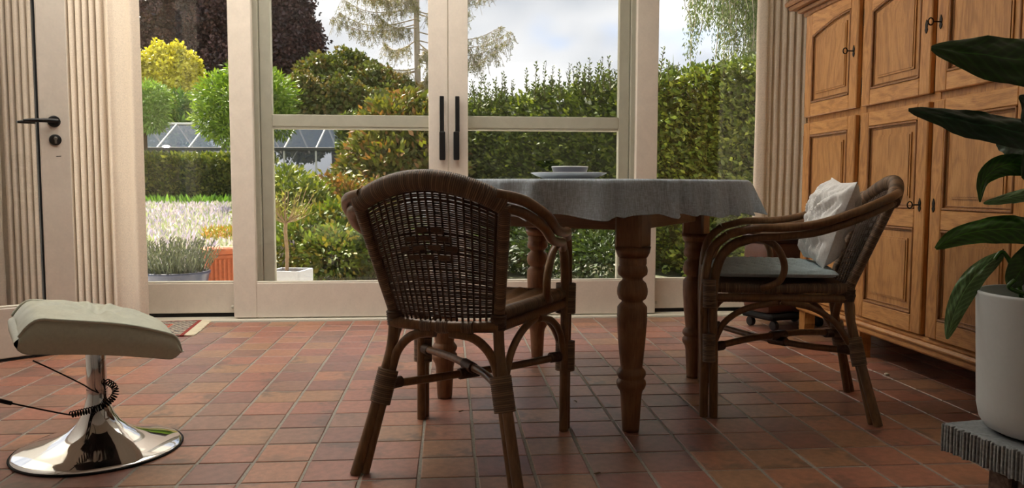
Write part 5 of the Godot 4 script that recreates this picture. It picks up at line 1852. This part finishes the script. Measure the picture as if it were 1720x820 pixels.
func build_larch(bark: Material, lm: Material) -> void:
	var o := thing("larch")
	tag(o, "thin larch with bare drooping branches against the cloudy sky", "tree")
	var base := Vector3(-0.97, ground_at(-24.4), -24.5)
	trunk(o, base, Vector3(-0.90, 9.0, -24.6), 0.115, 0.075, bark)
	var rng := RandomNumberGenerator.new()
	rng.seed = 101
	var spots := []
	for k in 46:
		var y := 3.3 + 5.6 * k / 46.0 + rng.randf_range(-0.1, 0.1)
		var a := rng.randf() * TAU
		if k % 2 == 0:
			a = (PI if rng.randf() < 0.55 else 0.0) + rng.randf_range(-0.6, 0.6)
		var l := rng.randf_range(1.3, 2.9) * (1.0 if y < 7.0 else 0.8)
		var d := Vector3(cos(a), 0, sin(a))
		var p0 := Vector3(-0.93, y, -24.55)
		var pts := [p0, p0 + d * l * 0.35 + Vector3(0, -0.02 - l * 0.06, 0), p0 + d * l * 0.7 + Vector3(0, -l * 0.05, 0), p0 + d * l + Vector3(0, l * 0.10, 0)]
		var line := curve(pts, 6)
		var m := Mb.new()
		var rr := PackedFloat32Array()
		for q in line.size():
			rr.append(lerpf(0.022, 0.006, float(q) / (line.size() - 1)))
		m.tube(line, rr, 6)
		var br := part("branch", m, bark, o)
		# hanging twigs
		m = Mb.new()
		for q in range(4, line.size()):
			for w in 5:
				var hang := rng.randf_range(0.15, 0.55)
				var s: Vector3 = line[q] + d * rng.randf_range(-0.05, 0.05)
				var e := s + Vector3(rng.randf_range(-0.25, 0.25), -hang, rng.randf_range(-0.25, 0.25))
				m.tube(PackedVector3Array([s, s.lerp(e, 0.5) + Vector3(0, 0.04, 0), e]), 0.006, 3, false)
				for t in 3:
					spots.append([s.lerp(e, rng.randf()), Vector3(0, -0.4, 0), 0.12])
		part("twigs", m, bark, br)
	scatter(o, "needles", spray_mesh(7, 0.14, 8), lm, spots, [Color(0.50, 0.52, 0.26), Color(0.56, 0.56, 0.30), Color(0.46, 0.46, 0.26), Color(0.60, 0.56, 0.34)], 102, 1.0)

func build_birch(bark: Material, lm: Material, slim: Mesh) -> void:
	var o := thing("weeping_birch")
	tag(o, "weeping birch hanging down beside the right curtain", "tree")
	trunk(o, Vector3(7.4, ground_at(-16), -16.4), Vector3(7.0, 7.4, -16.2), 0.14, 0.05, bark)
	var rng := RandomNumberGenerator.new()
	rng.seed = 111
	var spots := []
	for k in 150:
		var top := Vector3(6.35 + rng.randf_range(-1.25, 1.1), 5.9 + rng.randf_range(-1.4, 1.2), -16.0 + rng.randf_range(-0.9, 0.9))
		var l := rng.randf_range(1.0, 2.4)
		if top.x < 5.9:
			l *= 0.6
		var sway := Vector3(rng.randf_range(-0.15, 0.15), 0, rng.randf_range(-0.15, 0.15))
		var m := Mb.new()
		m.tube(curve([Vector3(7.05, top.y + 0.2, -16.2), top, top + Vector3(0, -l * 0.5, 0) + sway, top + Vector3(0, -l, 0) + sway * 1.6], 4), 0.008, 4, false)
		part("branch", m, bark, o)
		for t in int(l * 150):
			var s := rng.randf()
			spots.append([top + Vector3(0, -l * s, 0) + sway * 1.6 * s + Vector3(rng.randfn(), rng.randfn() * 0.3, rng.randfn()) * 0.08, Vector3(0, -1, 0), 0.085])
	scatter(o, "foliage", slim, lm, spots, [Color(0.40, 0.46, 0.26), Color(0.46, 0.52, 0.30), Color(0.34, 0.40, 0.24)], 112, 0.7)

func build_glasshouse() -> void:
	var o := thing("glasshouse", Vector3(-2.2, ground_at(-17.5), -17.45), deg_to_rad(-4.6))
	tag(o, "small glasshouse with white glazing bars behind the clipped hedge", "glasshouse")
	var bar := mat(Color(0.78, 0.78, 0.74), 0.5)
	var dark := mat(Color(0.24, 0.25, 0.24), 0.6)
	var sheet := mat(Color(0.22, 0.27, 0.33, 0.45), 0.0)
	sheet.transparency = BaseMaterial3D.TRANSPARENCY_ALPHA
	sheet.metallic_specular = 0.4
	var eave := 1.38
	var ridge := 2.0
	var deep := 2.2
	var long := 5.6
	var base := mottled(Color(0.45, 0.40, 0.36), 0.2, 181, 1.0, 0.9, 10.0)
	var m := Mb.new()
	m.span(Vector3(-long, -0.05, -deep), Vector3(0, 0.35, 0))
	part("base_wall", m, base, o)
	# gutter, ridge and corner bars
	m = Mb.new()
	m.span(Vector3(-long, eave - 0.045, 0.0), Vector3(0.02, eave + 0.03, 0.06), 0.01)
	part("gutter", m, dark, o)
	m = Mb.new()
	m.span(Vector3(-long, ridge - 0.02, -deep * 0.5 - 0.03), Vector3(0.02, ridge + 0.03, -deep * 0.5 + 0.03), 0.01)
	part("ridge", m, bar, o)
	var slope := Vector3(0, ridge - eave, -deep * 0.5)
	var n := 8
	for k in n + 1:
		var x := -long * k / n
		for side in 2:
			var s := slope if side == 0 else Vector3(0, slope.y, deep * 0.5)
			var from := Vector3(x, eave, 0.0 if side == 0 else -deep)
			m = Mb.new()
			m.tube(PackedVector3Array([from, from + s]), 0.022, 4)
			part("rafter", m, bar, o)
		m = Mb.new()
		m.span(Vector3(x - 0.018, 0.35, -0.02), Vector3(x + 0.018, eave, 0.02), 0.004)
		part("glazing_bar", m, bar, o)
		if k == n:
			continue
		var x1 := -long * (k + 1) / n
		m = Mb.new()
		m.flat_quad(Vector3(x, eave, 0), Vector3(x1, eave, 0), Vector3(x1, eave, 0) + slope, Vector3(x, eave, 0) + slope, Vector3(0, deep * 0.5, slope.y).normalized())
		part("roof_pane", m, sheet, o)
		m = Mb.new()
		m.flat_quad(Vector3(x, eave, -deep), Vector3(x1, eave, -deep), Vector3(x1, ridge, -deep * 0.5), Vector3(x, ridge, -deep * 0.5), Vector3(0, deep * 0.5, -slope.y).normalized())
		part("roof_pane", m, sheet, o)
		m = Mb.new()
		m.flat_quad(Vector3(x, 0.35, 0), Vector3(x1, 0.35, 0), Vector3(x1, eave, 0), Vector3(x, eave, 0), Vector3.BACK)
		part("wall_pane", m, sheet, o)
	for x in [0.0, -long]:
		m = Mb.new()
		m.flat_quad(Vector3(x, 0.35, 0), Vector3(x, 0.35, -deep), Vector3(x, eave, -deep), Vector3(x, eave, 0), Vector3.RIGHT)
		m.flat_tri(Vector3(x, eave, 0), Vector3(x, ridge, -deep * 0.5), Vector3(x, eave, -deep), Vector3.RIGHT)
		part("gable_pane", m, sheet, o)
	for z in [-deep * 0.33, -deep * 0.66]:
		m = Mb.new()
		m.span(Vector3(-0.02, 0.35, z - 0.018), Vector3(0.02, eave + 0.35, z + 0.018), 0.004)
		part("glazing_bar", m, bar, o)
	# diagonal wires behind the front panes
	for e in [[-1.1, -1.5], [-2.1, -1.5]]:
		m = Mb.new()
		m.tube(PackedVector3Array([Vector3(e[0], eave, -0.06), Vector3(e[1], 0.75, -0.06)]), 0.010, 5)
		part("brace", m, bar, o)

func build_pots(lm: Material, slim: Mesh) -> void:
	var rng := RandomNumberGenerator.new()
	rng.seed = 121
	# white cube planter with a small standard tree
	var zinc := mottled(Color(0.72, 0.74, 0.78), 0.06, 191, 2.0, 0.6, 8.0)
	var c := Vector3(-1.11, -0.12, -5.56)
	var o := thing("cube_planter", c, deg_to_rad(-12))
	var m := Mb.new()
	for s in [-1.0, 1.0]:
		m.box(Vector3(s * 0.112, 0.155, 0), Vector3(0.014, 0.31, 0.238), 0.003)
		m.box(Vector3(0, 0.155, s * 0.112), Vector3(0.212, 0.31, 0.014), 0.002)
	m.box(Vector3(0, 0.01, 0), Vector3(0.22, 0.02, 0.22), 0.002)
	part("box", m, zinc, o)
	m = Mb.new()
	m.box(Vector3(0, 0.15, 0), Vector3(0.21, 0.25, 0.21), 0.002)
	part("soil", m, M.soil, o)
	tag(o, "pale square planter box on the terrace behind the left door leaf", "planter")
	var bark := mottled(Color(0.56, 0.47, 0.37), 0.2, 192, 3.0, 0.9, 10.0)
	o = thing("standard_tree", c + Vector3(-0.02, 0.275, 0.03))
	m = Mb.new()
	m.tube(curve([Vector3(0, 0, 0), Vector3(0.006, 0.15, 0), Vector3(-0.003, 0.30, 0), Vector3(0.002, 0.365, 0)], 5), 0.0125, 8)
	part("trunk", m, bark, o)
	var spots := []
	for k in 34:
		var a := rng.randf() * TAU
		var r := rng.randf_range(0.05, 0.20)
		var tip := Vector3(cos(a) * r, 0.365 + rng.randf_range(0.06, 0.27), sin(a) * r)
		var line := curve([Vector3(0, 0.36, 0), Vector3(tip.x * 0.6, 0.37 + (tip.y - 0.365) * 0.35, tip.z * 0.6), tip], 4)
		m = Mb.new()
		m.tube(line, 0.0028, 4, false)
		part("twig", m, bark, o)
		for t in 9:
			spots.append([line[4 + rng.randi() % 5], tip.normalized(), 0.036])
	scatter(o, "foliage", slim, lm, spots, [Color(0.62, 0.62, 0.30), Color(0.54, 0.56, 0.26)], 122, 0.9)
	tag(o, "small standard tree with open twiggy head in the pale planter", "tree")
	# ribbed terracotta trough
	var clay := mottled(Color(0.68, 0.38, 0.25), 0.14, 194, 2.0, 0.85, 10.0)
	o = thing("terracotta_trough", Vector3(-1.62, -0.12, -5.98), deg_to_rad(22))
	m = Mb.new()
	m.span(Vector3(-0.19, 0.0, -0.14), Vector3(0.16, 0.40, 0.13), 0.012)
	part("body", m, clay, o)
	m = Mb.new()
	m.span(Vector3(-0.21, 0.395, -0.16), Vector3(0.18, 0.435, 0.15), 0.012)
	part("rim", m, clay, o)
	for k in 11:
		m = Mb.new()
		var x := -0.165 + k * 0.030
		m.tube(PackedVector3Array([Vector3(x, 0.03, 0.131), Vector3(x, 0.36, 0.131)]), 0.0095, 6)
		part("rib", m, clay, o)
	tag(o, "ribbed terracotta trough on the terrace outside the left window", "planter")
	o = thing("trough_plants")
	spots = []
	for k in 900:
		var q := Vector3(-1.62, 0.30, -5.98) + Basis(Vector3.UP, deg_to_rad(22)) * Vector3(rng.randf_range(-0.2, 0.17), rng.randf_range(0.08, 0.16), rng.randf_range(-0.15, 0.13))
		spots.append([q, Vector3(0, 1, 0), 0.035])
	scatter(o, "foliage", slim, lm, spots, [Color(0.62, 0.60, 0.26), Color(0.46, 0.52, 0.20), Color(0.70, 0.52, 0.28)], 123, 1.0)
	tag(o, "low yellow green plants growing in the terracotta trough", "plant")
	# dark bowl with lavender
	var blue := mat(Color(0.16, 0.20, 0.30), 0.35)
	c = Vector3(-1.87, -0.12, -5.50)
	o = thing("garden_bowl", c)
	m = Mb.new()
	m.lathe(PackedVector2Array([Vector2(0.0, 0.0), Vector2(0.12, 0.0), Vector2(0.17, 0.08), Vector2(0.20, 0.20), Vector2(0.215, 0.285), Vector2(0.225, 0.295), Vector2(0.225, 0.31), Vector2(0.20, 0.31), Vector2(0.195, 0.26), Vector2(0.0, 0.25)]), 40)
	part("body", m, blue, o)
	tag(o, "dark blue glazed bowl on the terrace outside the left window", "planter")
	o = thing("potted_lavender", c + Vector3(0, 0.25, 0))
	spots = []
	var stems := Mb.new()
	for k in 240:
		var a := rng.randf() * TAU
		var r := 0.17 * sqrt(rng.randf())
		var root := Vector3(cos(a) * r, 0, sin(a) * r)
		var l := rng.randf_range(0.17, 0.30)
		var tip := root + Vector3(root.x * 0.7 + rng.randf_range(-0.03, 0.03), l, root.z * 0.7 + rng.randf_range(-0.03, 0.03))
		stems.tube(PackedVector3Array([root, root.lerp(tip, 0.5), tip]), 0.0018, 3, false)
		for t in 9:
			var s := 0.25 + 0.75 * t / 9.0
			spots.append([root.lerp(tip, s), Vector3(cos(t * 2.4), 1.4, sin(t * 2.4)), 0.030])
	var st := part("stems", stems, mottled(Color(0.34, 0.38, 0.28), 0.2, 196, 3.0, 0.9), o)
	st.set_meta("kind", "stuff")
	scatter(o, "foliage", slim, lm, spots, [Color(0.34, 0.38, 0.33), Color(0.28, 0.32, 0.30), Color(0.40, 0.42, 0.38)], 124, 0.3)
	tag(o, "grey green lavender plant growing in the dark blue bowl", "plant")

func build_lavender(lm: Material, slim: Mesh) -> void:
	var rng := RandomNumberGenerator.new()
	rng.seed = 131
	var o := MultiMeshInstance3D.new()
	var spots := []
	for k in 26000:
		var z := rng.randf_range(-12.6, -7.4)
		var mid := lerpf(-2.35, -4.1, (-7.4 - z) / 5.2)
		var x := mid + rng.randf_range(-1.0, 0.95)
		var g := ground_at(z)
		var h := rng.randf_range(0.10, 0.36)
		spots.append([Vector3(x, g + h, z), Vector3(rng.randf_range(-0.3, 0.3), 1, rng.randf_range(-0.3, 0.3)), 0.07 if h > 0.24 else 0.10])
	var bed := thing("lavender_bed")
	bed.set_meta("kind", "stuff")
	bed.set_meta("label", "bed of flowering lavender beyond the terrace")
	bed.set_meta("category", "lavender")
	scatter(bed, "stems", slim, lm, spots, [Color(0.76, 0.71, 0.85), Color(0.72, 0.68, 0.80), Color(0.70, 0.72, 0.66), Color(0.82, 0.78, 0.90), Color(0.60, 0.66, 0.50)], 132, 0.5)
	# grassy border at the foot of the clipped hedge
	spots = []
	for k in 3800:
		var x := rng.randf_range(-5.4, -3.0)
		var z := rng.randf_range(-13.15, -12.6)
		spots.append([Vector3(x, ground_at(z) + rng.randf_range(0.0, 0.35), z), Vector3(rng.randf_range(-0.5, 0.5), 1, rng.randf_range(-0.2, 0.5)), 0.16])
	var border := thing("grassy_border")
	border.set_meta("kind", "stuff")
	border.set_meta("label", "bright green grassy border before the clipped hedge")
	border.set_meta("category", "grass")
	scatter(border, "blades", slim, lm, spots, [Color(0.42, 0.58, 0.22), Color(0.50, 0.66, 0.28), Color(0.36, 0.50, 0.18)], 133, 0.3)
	o.free()
